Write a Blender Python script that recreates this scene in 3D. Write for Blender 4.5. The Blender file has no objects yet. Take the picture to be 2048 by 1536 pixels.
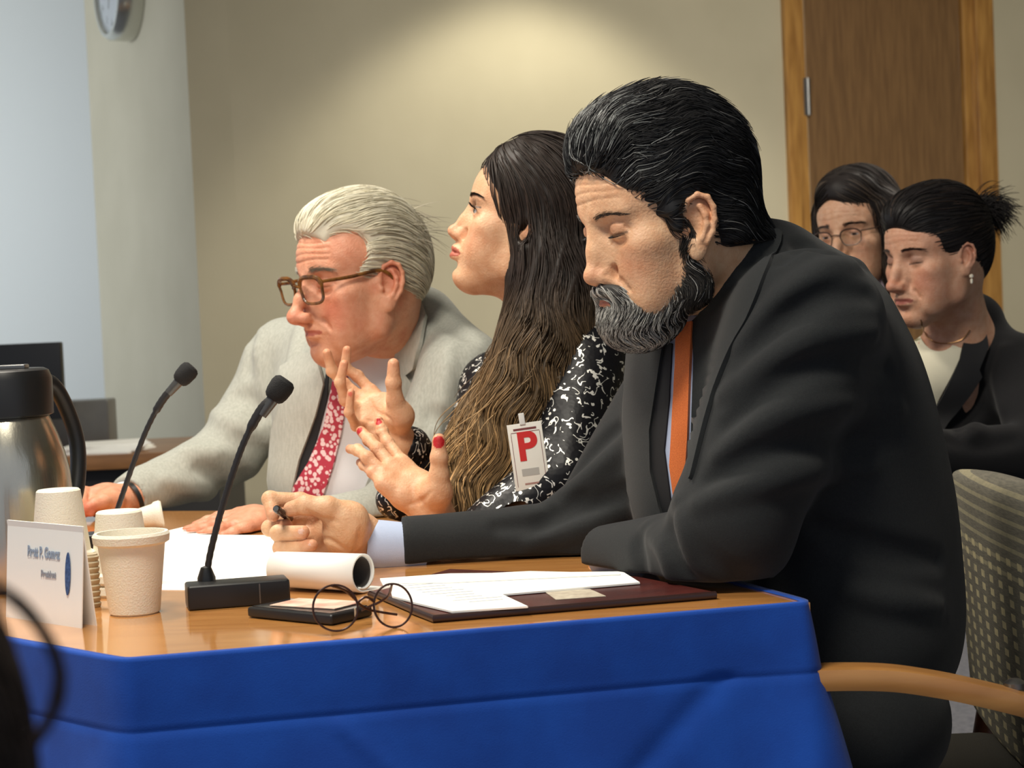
import bpy, bmesh, math, random, os
import numpy as np
from mathutils import Vector, Matrix
from mathutils.geometry import delaunay_2d_cdt
from concurrent.futures import ThreadPoolExecutor
sc = bpy.context.scene
COL = sc.collection
R_ = math.radians
# ------------------------------------------------------------------ camera
FPX = 4000.0
CAM = np.array([0.0, 0.0, 1.09])
TH, RO = R_(2.546), R_(2.52)
_R0 = np.array([1.0, 0, 0]); _U0 = np.array([0, math.sin(TH), math.cos(TH)]); _F = np.array([0, math.cos(TH), -math.sin(TH)])
_R = math.cos(RO)*_R0 - math.sin(RO)*_U0
_U = math.sin(RO)*_R0 + math.cos(RO)*_U0
cd = bpy.data.cameras.new('camera'); cam = bpy.data.objects.new('camera', cd); COL.objects.link(cam)
m = Matrix.Identity(4)
for i in range(3):
    m[i][0], m[i][1], m[i][2], m[i][3] = _R[i], _U[i], -_F[i], CAM[i]
cam.matrix_world = m
cd.sensor_width = 36; cd.lens = 36*FPX/2048; cd.clip_start = .05; cd.clip_end = 60
cd.dof.use_dof = True; cd.dof.focus_distance = 2.45; cd.dof.aperture_fstop = 11
sc.camera = cam
# ------------------------------------------------------------------ world, lights, exposure
w = bpy.data.worlds.new('world'); sc.world = w; w.use_nodes = True
w.node_tree.nodes['Background'].inputs[0].default_value = (.80, .86, 1, 1)
w.node_tree.nodes['Background'].inputs[1].default_value = .30
sc.view_settings.view_transform = 'Standard'; sc.view_settings.look = 'None'
sc.view_settings.gamma = 1; sc.view_settings.exposure = 0.75
try: sc.view_settings.use_curve_mapping = False
except Exception: pass
def area(name, loc, target, size, power, col, sy=None, spread=180):
    l = bpy.data.lights.new(name, 'AREA'); l.energy = power; l.color = col; l.size = size; l.spread = R_(spread)
    if sy: l.shape = 'RECTANGLE'; l.size_y = sy
    o = bpy.data.objects.new(name, l); COL.objects.link(o); o.location = loc
    o.rotation_euler = (Vector(target)-Vector(loc)).to_track_quat('-Z', 'Y').to_euler(); return o
def spot(name, loc, target, power, col, ang, blend=.8, rad=.08):
    l = bpy.data.lights.new(name, 'SPOT'); l.energy = power; l.color = col; l.spot_size = R_(ang); l.spot_blend = blend; l.shadow_soft_size = rad
    o = bpy.data.objects.new(name, l); COL.objects.link(o); o.location = loc
    o.rotation_euler = (Vector(target)-Vector(loc)).to_track_quat('-Z', 'Y').to_euler(); return o
area('ceiling_lamp_front', (-.5, 1.4, 2.62), (-.35, 1.9, 0), .7, 27, (1, .93, .80), .4)
area('ceiling_lamp_middle', (-.9, 3.0, 2.62), (-.7, 3.0, 0), .8, 17, (1, .92, .80), .4, 140)
area('ceiling_lamp_right', (1.6, 4.1, 2.62), (1.6, 5.8, .9), .8, 46, (1, .93, .82), .6, 130)
area('window_daylight', (-3.6, 5.7, 1.8), (-2.3, 7.6, 1.4), 1.2, 17, (.84, .90, 1), 1.2, 110)
spot('wall_washer', (0.339, 6.368, 2.62), (0.347, 6.350, 0), 42, (1, .92, .74), 104, .38, .06)
# ------------------------------------------------------------------ pixel helpers (photo 2048x1536)
def rays(uv):
    uv = np.asarray(uv, float).reshape(-1, 2)
    return _F[None] + ((uv[:, :1]-1024)/FPX)*_R[None] - ((uv[:, 1:]-768)/FPX)*_U[None]
def P(u, v, d): return CAM + d*rays([[u, v]])[0]
def PL(*pts): return [P(*q) for q in pts]
def T(u, v, z=.75):
    r = rays([[u, v]])[0]; t = (z-CAM[2])/r[2]; return CAM + t*r
def proj(p):
    q = np.asarray(p, float)-CAM; d = q@_F
    return np.stack([1024+FPX*(q@_R)/d, 768-FPX*(q@_U)/d], -1)
# ------------------------------------------------------------------ materials
MATS = {}
def mat(name, c, rough=.6, metal=0, c2=None, nscale=40, bump=0, bscale=200, attr=False, sss=0, spec=.5, sheen=0, coat=0,
        trans=0, stretch=(1, 1, 1), ior=1.5, detail=3, fac=None):
    if name in MATS: return MATS[name]
    M = bpy.data.materials.new(name); M.use_nodes = True; nt = M.node_tree; b = nt.nodes['Principled BSDF']
    b.inputs['Base Color'].default_value = (*c, 1); b.inputs['Roughness'].default_value = rough; b.inputs['Metallic'].default_value = metal
    b.inputs['Specular IOR Level'].default_value = spec; b.inputs['IOR'].default_value = ior
    if sheen: b.inputs['Sheen Weight'].default_value = sheen; b.inputs['Sheen Roughness'].default_value = .5
    if coat: b.inputs['Coat Weight'].default_value = coat; b.inputs['Coat Roughness'].default_value = .15
    if trans: b.inputs['Transmission Weight'].default_value = trans
    if sss: b.inputs['Subsurface Weight'].default_value = sss; b.inputs['Subsurface Radius'].default_value = (.012, .004, .002); b.inputs['Subsurface Scale'].default_value = .6
    N = nt.nodes.new; L = nt.links.new
    tc = N('ShaderNodeTexCoord'); mp = N('ShaderNodeMapping'); mp.inputs['Scale'].default_value = stretch; L(tc.outputs['Object'], mp.inputs[0])
    src = None
    if attr:
        a = N('ShaderNodeAttribute'); a.attribute_name = 'Col'; src = a.outputs['Color']
    if c2 is not None:
        n = N('ShaderNodeTexNoise'); n.inputs['Scale'].default_value = nscale; n.inputs['Detail'].default_value = detail; L(mp.outputs[0], n.inputs[0])
        r = N('ShaderNodeValToRGB'); r.color_ramp.elements[0].position = .35; r.color_ramp.elements[1].position = .65
        L(n.outputs[0], r.inputs[0])
        if src is None:
            r.color_ramp.elements[0].color = (*c, 1); r.color_ramp.elements[1].color = (*c2, 1); src = r.outputs[0]
        else:
            r.color_ramp.elements[0].color = (*c, 1); r.color_ramp.elements[1].color = (*c2, 1)
            mx = N('ShaderNodeMix'); mx.data_type = 'RGBA'; mx.blend_type = 'MULTIPLY'; mx.inputs[0].default_value = 1
            L(src, mx.inputs[6]); L(r.outputs[0], mx.inputs[7]); src = mx.outputs[2]
    if src is not None: L(src, b.inputs['Base Color'])
    if bump:
        n2 = N('ShaderNodeTexNoise'); n2.inputs['Scale'].default_value = bscale; n2.inputs['Detail'].default_value = 4; L(mp.outputs[0], n2.inputs[0])
        bp = N('ShaderNodeBump'); bp.inputs['Strength'].default_value = bump; bp.inputs['Distance'].default_value = .002
        L(n2.outputs[0], bp.inputs['Height']); L(bp.outputs[0], b.inputs['Normal'])
    MATS[name] = M; return M
def nodes_of(M): nt = M.node_tree; return nt, nt.nodes.new, nt.links.new, nt.nodes['Principled BSDF']
def wood(name, a, b_, rough=.35, stretch=(1, 12, 12), coat=.3):
    return mat(name, a, rough, c2=b_, nscale=6, stretch=stretch, coat=coat, detail=6)
# ------------------------------------------------------------------ object helpers
def tag(o, label=None, cat=None, group=None, kind=None):
    if label: o['label'] = label
    if cat: o['category'] = cat
    if group: o['group'] = group
    if kind: o['kind'] = kind
    return o
def thing(name, loc, label, cat, group=None):
    o = bpy.data.objects.new(name, None); o.empty_display_size = .05; COL.objects.link(o); o.location = Vector(loc)
    BASE[o.name] = np.asarray(loc, float); return tag(o, label, cat, group)
BASE = {}
def mesh(name, verts, faces, m_, parent=None, smooth=True, col=None, loc=None):
    verts = np.asarray(verts, np.float64)
    me = bpy.data.meshes.new(name)
    base = BASE[parent.name] if parent is not None else (np.zeros(3) if loc is None else np.asarray(loc, float))
    vv = verts-base
    if isinstance(faces, np.ndarray):
        k = faces.shape[1]; nf = len(faces)
        me.vertices.add(len(vv)); me.vertices.foreach_set('co', vv.astype(np.float32).ravel())
        me.loops.add(nf*k); me.loops.foreach_set('vertex_index', faces.astype(np.int32).ravel())
        me.polygons.add(nf); me.polygons.foreach_set('loop_start', np.arange(0, nf*k, k, dtype=np.int32))
        me.update(calc_edges=True); me.validate()
    else:
        me.from_pydata([tuple(v) for v in vv], [], faces); me.update()
    if smooth: me.polygons.foreach_set('use_smooth', np.ones(len(me.polygons), bool))
    if col is not None:
        a = me.color_attributes.new('Col', 'FLOAT_COLOR', 'POINT')
        c4 = np.ones((len(vv), 4), np.float32); c4[:, :3] = col; a.data.foreach_set('color', c4.ravel())
    me.materials.append(m_)
    o = bpy.data.objects.new(name, me)
    if parent is None: COL.objects.link(o); o.location = base
    else: COL.objects.link(o); o.parent = parent; o.location = (0, 0, 0)
    BASE[o.name] = base
    return o
class MB:
    """collects simple solids, builds one mesh"""
    def __init__(s): s.v = []; s.f = []
    def add(s, v, f):
        n = len(s.v); s.v += [tuple(map(float, q)) for q in v]; s.f += [tuple(i+n for i in q) for q in f]; return s
    def box(s, c, size, rot=None, axes=None, bev=0):
        bm = bmesh.new(); bmesh.ops.create_cube(bm, size=1)
        for v in bm.verts: v.co = Vector((v.co.x*size[0], v.co.y*size[1], v.co.z*size[2]))
        if bev: bmesh.ops.bevel(bm, geom=bm.edges[:], offset=bev, segments=3, profile=.6, affect='EDGES')
        A = np.eye(3) if axes is None else np.asarray(axes, float)
        if rot is not None: A = np.array(Matrix.Rotation(rot, 3, 'Z'))@A
        bm.verts.index_update()
        s.add([np.asarray(c)+A@np.array(v.co) for v in bm.verts], [[v.index for v in f.verts] for f in bm.faces]); bm.free(); return s
    def tube(s, pts, r, n=12, caps=True, squash=None):
        pts = [np.asarray(p, float) for p in pts]; m_ = len(pts); r = [r]*m_ if np.isscalar(r) else r
        up = None; vs = []
        for i, p in enumerate(pts):
            t = pts[min(i+1, m_-1)]-pts[max(i-1, 0)]; t /= np.linalg.norm(t)+1e-9
            if up is None:
                up = np.array([0, 0, 1.]) if abs(t[2]) < .9 else np.array([1., 0, 0])
            a = np.cross(t, up); a /= np.linalg.norm(a)+1e-9; b = np.cross(a, t); up = b
            for k in range(n):
                q = 2*math.pi*k/n; vs.append(p+r[i]*(math.cos(q)*a+math.sin(q)*b*(squash or 1)))
        fs = [(i*n+k, i*n+(k+1) % n, (i+1)*n+(k+1) % n, (i+1)*n+k) for i in range(m_-1) for k in range(n)]
        if caps: fs += [tuple(range(n))[::-1], tuple((m_-1)*n+k for k in range(n))]
        return s.add(vs, fs)
    def lathe(s, prof, c=(0, 0, 0), n=48, axes=None):
        """prof = [(r,z)...] closed back on itself if wanted by caller"""
        A = np.eye(3) if axes is None else np.asarray(axes, float); c = np.asarray(c, float)
        vs = [c+A@np.array([r*math.cos(2*math.pi*k/n), r*math.sin(2*math.pi*k/n), z]) for r, z in prof for k in range(n)]
        fs = [(i*n+k, i*n+(k+1) % n, (i+1)*n+(k+1) % n, (i+1)*n+k) for i in range(len(prof)-1) for k in range(n)]
        return s.add(vs, fs)
    def prism(s, poly, h0, h1):
        """polygon of xy points between two heights"""
        n = len(poly); vs = [(p[0], p[1], h0) for p in poly]+[(p[0], p[1], h1) for p in poly]
        return s.add(vs, [tuple(range(n))[::-1], tuple(range(n, 2*n))]+[(i, (i+1) % n, n+(i+1) % n, n+i) for i in range(n)])
    def build(s, name, m_, parent=None, smooth=True, sharp=35, loc=None):
        v = np.array(s.v)
        if parent is None and loc is None:
            loc = [(v[:, 0].min()+v[:, 0].max())/2, (v[:, 1].min()+v[:, 1].max())/2, v[:, 2].min()]
        o = mesh(name, v, s.f, m_, parent, smooth=False, loc=loc)
        bm = bmesh.new(); bm.from_mesh(o.data); bmesh.ops.recalc_face_normals(bm, faces=bm.faces[:])
        if smooth:
            for f in bm.faces: f.smooth = True
            for e in bm.edges: e.smooth = e.is_manifold and e.calc_face_angle(0) < R_(sharp)
        bm.to_mesh(o.data); bm.free(); return o
def spline(pts, n=8):
    p = np.asarray(pts, float); out = []
    for i in range(len(p)-1):
        p0, p1, p2, p3 = p[max(i-1, 0)], p[i], p[i+1], p[min(i+2, len(p)-1)]
        for t in np.arange(n)/n:
            out.append(.5*((2*p1)+(-p0+p2)*t+(2*p0-5*p1+4*p2-p3)*t*t+(-p0+3*p1-3*p2+p3)*t**3))
    out.append(p[-1]); return np.array(out)
def vn(v): v = np.asarray(v, float); return v/(np.linalg.norm(v)+1e-12)
def axes_from(x, z):
    x = vn(x); z = np.asarray(z, float); z = vn(z-x*(x@z)); y = np.cross(z, x); return np.stack([x, y, z], 1)
# ------------------------------------------------------------------ implicit surfaces
def ell(c, r, A=None):
    c = np.asarray(c, float); r = np.asarray(r, float)
    def f(p):
        q = p-c
        if A is not None: q = q@A
        q1 = q/r; k0 = np.sqrt((q1*q1).sum(1))+1e-9; q2 = q1/r; k1 = np.sqrt((q2*q2).sum(1))+1e-9
        return k0*(k0-1)/k1
    return f
def sph(c, r):
    c = np.asarray(c, float)
    return lambda p: np.sqrt(((p-c)**2).sum(1))-r
def cap(a, b, ra, rb=None):
    a = np.asarray(a, float); b = np.asarray(b, float); rb = ra if rb is None else rb; ba = b-a; L2 = max(ba@ba, 1e-12)
    def f(p):
        pa = p-a; h = np.clip(pa@ba/L2, 0, 1); q = pa-h[:, None]*ba
        return np.sqrt((q*q).sum(1))-(ra+(rb-ra)*h)
    return f
def bx(c, half, A=None, r=0.0):
    c = np.asarray(c, float); half = np.asarray(half, float)-r
    def f(p):
        q = p-c
        if A is not None: q = q@A
        q = np.abs(q)-half; return np.sqrt((np.maximum(q, 0)**2).sum(1))+np.minimum(q.max(1), 0)-r
    return f
def smin(a, b, k):
    if k <= 0: return np.minimum(a, b)
    h = np.maximum(k-np.abs(a-b), 0)/k; return np.minimum(a, b)-h*h*k*.25
def smax(a, b, k): return -smin(-a, -b, k)
def evalops(ops, p, act=None):
    d = np.full(len(p), 1e3)
    for i, (md, f, k) in enumerate(ops):
        if act is not None and not act[i]: continue
        if md == 'u': d = smin(d, f(p), k)
        elif md == 's': d = smax(d, -f(p), k)
        elif md == 'i': d = smax(d, f(p), k)
        elif md == 'd': d = d+f(p)
    return d
class Shape:
    def __init__(s, ops=None): s.ops = list(ops or [])
    def u(s, f, k=.01): s.ops.append(('u', f, k)); return s
    def s(s, f, k=.005): s.ops.append(('s', f, k)); return s
    def i(s, f, k=.005): s.ops.append(('i', f, k)); return s
    def d(s, f): s.ops.append(('d', f, 0)); return s
    def chain(s, pts, r, k=.01, k0=None):
        r = [r]*len(pts) if np.isscalar(r) else r
        for i in range(len(pts)-1): s.u(cap(pts[i], pts[i+1], r[i], r[i+1]), k if (i or k0 is None) else k0)
        return s
    def __call__(s, p): return evalops(s.ops, np.asarray(p, float))
    def grad(s, p, e=.0008):
        g = np.zeros_like(p)
        for a in range(3):
            q = np.zeros(3); q[a] = e; g[:, a] = s(p+q)-s(p-q)
        return g/(np.linalg.norm(g, axis=1, keepdims=True)+1e-9)
    def snap(s, p, off=0, it=4):
        p = np.array(p, float)
        for _ in range(it):
            g = s.grad(p); p -= (s(p)-off)[:, None]*g
        return p
    def cast(s, uv, d0=1.5, d1=4.6, off=0):
        r = rays(uv); ln = np.linalg.norm(r, axis=1); t = np.full(len(r), d0); best = np.full(len(r), 1e9); bt = t.copy()
        for _ in range(90):
            d = s(CAM+t[:, None]*r)-off; b = d < best; best[b] = d[b]; bt[b] = t[b]
            t = np.where((d > .0004) & (t < d1), t+.85*np.maximum(d, .0004)/ln, t)
        return s.snap(CAM+bt[:, None]*r, off, 3)
    # folds given as lines in the photograph, laid onto the surface itself
    def fold(s, uv, r=.008, off=0, k=.015, cut=False, d0=1.5, d1=4.6, n=5, taper=True):
        base = Shape(s.ops); pts = base.cast(spline(uv, n), d0, d1, off); m_ = len(pts)
        rr = [r*(.35+.65*math.sin(math.pi*(i+.5)/m_)) if taper else r for i in range(m_)]
        fs = [cap(pts[i], pts[i+1], rr[i], rr[i+1]) for i in range(m_-1) if np.linalg.norm(pts[i+1]-pts[i]) < .05]
        lo = pts.min(0)-r-k-.01; hi = pts.max(0)+r+k+.01; cc = (lo+hi)/2; R = float(np.linalg.norm(hi-lo)/2)
        def f(p):
            d = np.sqrt(((p-cc)**2).sum(1))-R; near = d < .0
            out = np.maximum(d, .0)+.02
            if near.any():
                q = p[near]; o = np.full(len(q), 1e3)
                for g in fs: o = np.minimum(o, g(q))
                out[near] = o
            return out
        return s.s(f, k) if cut else s.u(f, k)
def surf(ops, lo, hi, h, B=8):
    lo = np.asarray(lo, float); hi = np.asarray(hi, float); SB = 4
    nb = np.ceil((hi-lo)/(h*B*SB)).astype(int); sup = h*B*SB
    g = np.stack(np.meshgrid(*[np.arange(n) for n in nb], indexing='ij'), -1).reshape(-1, 3)
    cen = lo+(g+.5)*sup; Rs = sup*math.sqrt(3)/2
    dv = []; d = np.full(len(cen), 1e3)
    for md, f, k in ops:
        v = f(cen) if md != 'd' else np.zeros(len(cen)); dv.append(v)
        if md == 'u': d = smin(d, v, k)
        elif md == 's': d = smax(d, -v, k)
        elif md == 'i': d = smax(d, v, k)
    keep = np.abs(d) < Rs*1.35+.012
    dv = np.array(dv)[:, keep]; g = g[keep]; ks = np.array([k for _, _, k in ops]); md_ = [o[0] for o in ops]
    NY, NZ = int(nb[1]*SB*B+4), int(nb[2]*SB*B+4)
    sub = np.stack(np.meshgrid(*[np.arange(SB)]*3, indexing='ij'), -1).reshape(-1, 3)
    loc = np.stack(np.meshgrid(*[np.arange(B+1)]*3, indexing='ij'), -1).reshape(-1, 3)
    ci = np.stack(np.meshgrid(*[np.arange(B)]*3, indexing='ij'), -1)
    Rb = h*B*math.sqrt(3)/2
    corner = [(a, b, c) for a in (0, 1) for b in (0, 1) for c in (0, 1)]
    edges = [(p, q) for p in corner for q in corner if sum(q)-sum(p) == 1 and all(q[i] >= p[i] for i in range(3))]
    def work(j):
        act = [(md_[i] in 'id') or dv[i, j] < Rs*1.3+2*ks[i]+.02 for i in range(len(ops))]
        if not any(a and m_ == 'u' for a, m_ in zip(act, md_)): return None
        bi = g[j]*SB+sub; bc = lo+(bi+.5)*h*B
        bd = evalops(ops, bc, act); bi = bi[np.abs(bd) < Rb*1.3+.003]
        if not len(bi): return None
        org = bi*B
        pts = lo+(org[:, None, :]+loc[None])*h
        V = evalops(ops, pts.reshape(-1, 3), act).reshape(len(bi), B+1, B+1, B+1)
        S = V < 0
        S8 = [S[:, a:a+B, b:b+B, c:c+B] for a, b, c in corner]; cnt = sum(x.astype(np.int8) for x in S8)
        mask = (cnt > 0) & (cnt < 8)
        if not mask.any(): return None
        acc = np.zeros((int(mask.sum()), 3)); num = np.zeros(len(acc))
        for p, q in edges:
            va = V[:, p[0]:p[0]+B, p[1]:p[1]+B, p[2]:p[2]+B][mask]; vb = V[:, q[0]:q[0]+B, q[1]:q[1]+B, q[2]:q[2]+B][mask]
            cr = (va < 0) != (vb < 0); t = np.where(cr, va/(va-vb+1e-20*(va == vb)+1e-30), 0)
            pp = np.array(p)[None]+t[:, None]*(np.array(q)-np.array(p))[None]
            acc += np.where(cr[:, None], pp, 0); num += cr
        ax = acc/num[:, None]
        cells = (org[:, None, None, None, :]+ci[None])
        cm = cells[mask]; vid = (cm[:, 0]*NY+cm[:, 1])*NZ+cm[:, 2]
        vp = lo+(cm+ax)*h
        quads = []
        for a in range(3):
            b, c = (a+1) % 3, (a+2) % 3
            sl1 = [slice(0, B)]*3; sl1[a] = slice(1, B+1)
            s0 = S[:, :B, :B, :B]; s1 = S[(slice(None),)+tuple(sl1)]
            cr = s0 != s1
            if not cr.any(): continue
            e = cells[cr]; flip = s0[cr]
            def idx(db, dc):
                q = e.copy(); q[:, b] -= db; q[:, c] -= dc; return (q[:, 0]*NY+q[:, 1])*NZ+q[:, 2]
            Q = np.stack([idx(1, 1), idx(0, 1), idx(0, 0), idx(1, 0)], 1)
            Q[~flip] = Q[~flip][:, ::-1]; quads.append(Q)
        return vid, vp, np.concatenate(quads) if quads else np.zeros((0, 4), np.int64)
    with ThreadPoolExecutor(4) as ex: res = [r for r in ex.map(work, range(len(g))) if r is not None]
    vid = np.concatenate([r[0] for r in res]); vp = np.concatenate([r[1] for r in res]); Q = np.concatenate([r[2] for r in res])
    o = np.argsort(vid); vid = vid[o]; vp = vp[o]
    ix = np.searchsorted(vid, Q); ix = np.clip(ix, 0, len(vid)-1); ok = (vid[ix] == Q).all(1)
    return vp, ix[ok]
def sdf_mesh(name, shape, lo, hi, h, m_, parent=None, colfn=None, loc=None):
    v, q = surf(shape.ops, lo, hi, h)
    return mesh(name, v, q, m_, parent, col=None if colfn is None else colfn(v), loc=loc)
def bounds(pts, pad):
    a = np.array(pts); return a.min(0)-pad, a.max(0)+pad
# a sheet with thickness cut to an outline and laid on a surface
def patch(shape, poly, off, thick, step=7, d0=1.5, d1=4.6, lift=None, smooth_it=0):
    poly = np.asarray(poly, float); out = []
    for i in range(len(poly)):
        a, b = poly[i], poly[(i+1) % len(poly)]; n = max(1, int(np.linalg.norm(b-a)/step))
        out += [a+(b-a)*t for t in np.arange(n)/n]
    nb = len(out); lo = poly.min(0); hi = poly.max(0)
    X, Y = np.meshgrid(np.arange(lo[0], hi[0], step), np.arange(lo[1], hi[1], step)); g = np.stack([X.ravel(), Y.ravel()], 1)
    ins = np.zeros(len(g), bool); md = np.full(len(g), 1e9)
    for i in range(nb):
        a, b = out[i], out[(i+1) % nb]
        c = ((a[1] > g[:, 1]) != (b[1] > g[:, 1])) & (g[:, 0] < (b[0]-a[0])*(g[:, 1]-a[1])/((b[1]-a[1]) or 1e-9)+a[0]); ins ^= c
        md = np.minimum(md, ((g-a)**2).sum(1))
    g = g[ins & (md > (step*.55)**2)]
    allp = [Vector(p) for p in out]+[Vector(p) for p in g]
    vs, es, fs, *_ = delaunay_2d_cdt(allp, [(i, (i+1) % nb) for i in range(nb)], [list(range(nb))], 1, 1e-6)
    uv = np.array([tuple(v) for v in vs]); h = shape.cast(uv, d0, d1)
    nrm = shape.grad(h, .002)
    if lift is not None: offv = np.array([lift(*q) for q in uv])
    else: offv = np.full(len(h), off)
    n = len(h); V = np.concatenate([h+nrm*offv[:, None], h+nrm*(offv[:, None]-thick)])
    cnt = {}; F = []
    for f in fs:
        f = list(f); F.append(tuple(f)); F.append(tuple(i+n for i in f[::-1]))
        for i in range(len(f)):
            a, b = f[i], f[(i+1) % len(f)]; cnt[(a, b)] = 1
    for (a, b) in cnt:
        if (b, a) not in cnt: F.append((b, a, a+n, b+n))
    # orientation: faces should look along the normal
    a, b, c = [V[i] for i in fs[0][:3]]
    if np.cross(b-a, c-a)@nrm[fs[0][0]] < 0: F = [tuple(f[::-1]) for f in F]
    return V, F
def patch_obj(name, shape, poly, off, thick, m_, parent, **kw):
    V, F = patch(shape, poly, off, thick, **kw)
    o = mesh(name, V, F, m_, parent)
    bm = bmesh.new(); bm.from_mesh(o.data)
    for e in bm.edges: e.smooth = e.is_manifold and e.calc_face_angle(0) < R_(50)
    bm.to_mesh(o.data); bm.free(); return o
# strands: (N,S,3) lines -> thin three-sided tubes
def strand_mesh(lines, r, cols, taper=.25):
    N, S, _ = lines.shape; t = np.gradient(lines, axis=1); t /= np.linalg.norm(t, axis=2, keepdims=True)+1e-9
    up = np.array([.31, .2, .93]); a = np.cross(t, up); a /= np.linalg.norm(a, axis=2, keepdims=True)+1e-9; b = np.cross(t, a)
    s = np.linspace(0, 1, S); prof = (1-(1-taper)*s**2)*np.minimum(1, .4+s*6)
    rr = np.asarray(r).reshape(-1, 1)*prof[None] if np.ndim(r) else r*np.tile(prof, (N, 1))
    ring = [lines+rr[..., None]*(math.cos(q)*a+math.sin(q)*b) for q in (0, 2.094, 4.189)]
    V = np.stack(ring, 2).reshape(-1, 3)
    base = (np.arange(N)[:, None]*S+np.arange(S-1)[None])*3
    F = np.concatenate([np.stack([base+k, base+(k+1) % 3, base+3+(k+1) % 3, base+3+k], -1).reshape(-1, 4) for k in range(3)])
    C = np.repeat(cols.reshape(N*S, 3), 3, 0) if cols.ndim == 3 else np.repeat(np.repeat(cols, S, 0), 3, 0)
    return V, F, C
def grow(shape, roots, dirfn, S, step, lift=lambda s: .002, rng=None, jit=.12, stick=.8):
    p = np.array(roots); out = [p.copy()]; rng = rng or np.random.default_rng(1)
    bias = rng.normal(0, jit, p.shape)
    for i in range(1, S):
        g = shape.grad(p, .002); d = dirfn(p)+bias*(.6+.4*math.sin(i*.9)); d -= (d*g).sum(1, keepdims=True)*g
        d /= np.linalg.norm(d, axis=1, keepdims=True)+1e-9
        p = p+d*step; tgt = lift(i/(S-1)); p -= ((shape(p)-tgt)*stick)[:, None]*shape.grad(p, .002); out.append(p.copy())
    return np.stack(out, 1)
def joinmesh(parts):
    V = []; F = []; C = []; n = 0
    for v, f, c in parts: V.append(v); F.append(np.asarray(f)+n); C.append(c); n += len(v)
    return np.concatenate(V), np.concatenate(F), np.concatenate(C)
_rs = np.random.RandomState(5)
_NK = _rs.normal(0, 1, (24, 3)); _NK /= np.linalg.norm(_NK, axis=1, keepdims=True); _NP = _rs.uniform(0, 6.28, 24)
def lump(p, s, n=8, o=0):  # cheap smooth noise in -1..1
    q = p*s; a = np.zeros(len(p))
    for i in range(n): a += np.sin(q@_NK[(i+o) % 24]*(.7+.25*(i % 4))+_NP[(i+o) % 24])
    return a/n*1.6
def S(r, g, b):
    f = lambda c: (c/255/12.92) if c <= 10 else ((c/255+.055)/1.055)**2.4
    return (f(r), f(g), f(b))
struct = lambda o: tag(o, kind='structure')
# ================================================================== ROOM
CN = P(396, 560, 6.4); CN[2] = 0
WA = R_(25); wd = np.array([math.cos(WA), math.sin(WA), 0]); wn = np.array([math.sin(WA), -math.cos(WA), 0])
def W(t, z, o=0): return CN+wd*t+wn*o+np.array([0, 0, z])
def Wp(u, v, o=0):
    r = rays([[u, v]])[0]; k = ((CN+wn*o-CAM)@wn)/(r@wn); q = CAM+k*r-CN; return q@wd, q[2]
wallm = mat('wall_paint', S(180, 173, 149), .85, c2=S(174, 167, 143), nscale=3, bump=.25, bscale=160)
whitem = mat('white_wall_paint', S(205, 208, 202), .85, bump=.2, bscale=160)
oak = wood('oak_casing', S(172, 128, 66), S(140, 98, 46), .4, (8, 8, 1.0))
doorm = mat('door_veneer', S(122, 92, 58), .45, c2=S(104, 77, 48), nscale=9, stretch=(9, 9, .7), detail=8, coat=.15)
ZC = 2.72
td0, td1 = Wp(1616, 300)[0], Wp(1932, 300)[0]; tc0, tc1 = Wp(1588, 300)[0], Wp(1974, 300)[0]; zt = 2.16
b = MB()
def wallbox(b, t0, t1, z0, z1, th=.14):
    b.box((W(t0, z0)+W(t1, z1))/2-wn*th/2, (t1-t0, th, z1-z0), axes=np.stack([wd, np.cross([0, 0, 1], wd), [0, 0, 1]], 1))
wallbox(b, .14, tc0+.02, 0, ZC); wallbox(b, tc1-.02, 5.9, 0, ZC); wallbox(b, tc0+.02, tc1-.02, zt+.05, ZC)
struct(b.build('wall_back', wallm, smooth=False))
sd = np.cross([0, 0, 1], wd)      # away from camera, left
b = MB(); L1 = 1.33
AXW = np.stack([wd, sd, [0, 0, 1]], 1)
b.box(CN+sd*L1/2+wd*.07+np.array([0, 0, ZC/2]), (.14, L1, ZC), axes=AXW); struct(b.build('wall_side', wallm, smooth=False))
e = CN+sd*(L1+.09)
b = MB(); b.box((e[0]-2.4+.3, e[1]+.37, ZC/2), (5.6, .12, ZC)); struct(b.build('wall_left', whitem, smooth=False))
b = MB(); b.box((0, 4.2, -.05), (9.2, 11.5, .1)); struct(b.build('floor', mat('carpet', S(92, 92, 98), .95, c2=S(70, 72, 80), nscale=60, bump=.5, bscale=400), smooth=False))
b = MB(); b.box((0, 4.8, ZC+.05), (9.2, 10.2, .1)); struct(b.build('ceiling', mat('ceiling_tile', S(225, 222, 212), .9, bump=.3, bscale=60), smooth=False))
b = MB(); b.box((4.45, 4.2, ZC/2), (.12, 11.4, ZC)); struct(b.build('wall_right', wallm, smooth=False))
# baseboards
b = MB(); b.box(W(1.0, .05, .008), (2.0, .015, .1), axes=AXW); struct(b.build('baseboard_back', mat('vinyl_base', S(60, 58, 56), .6)))
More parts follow.
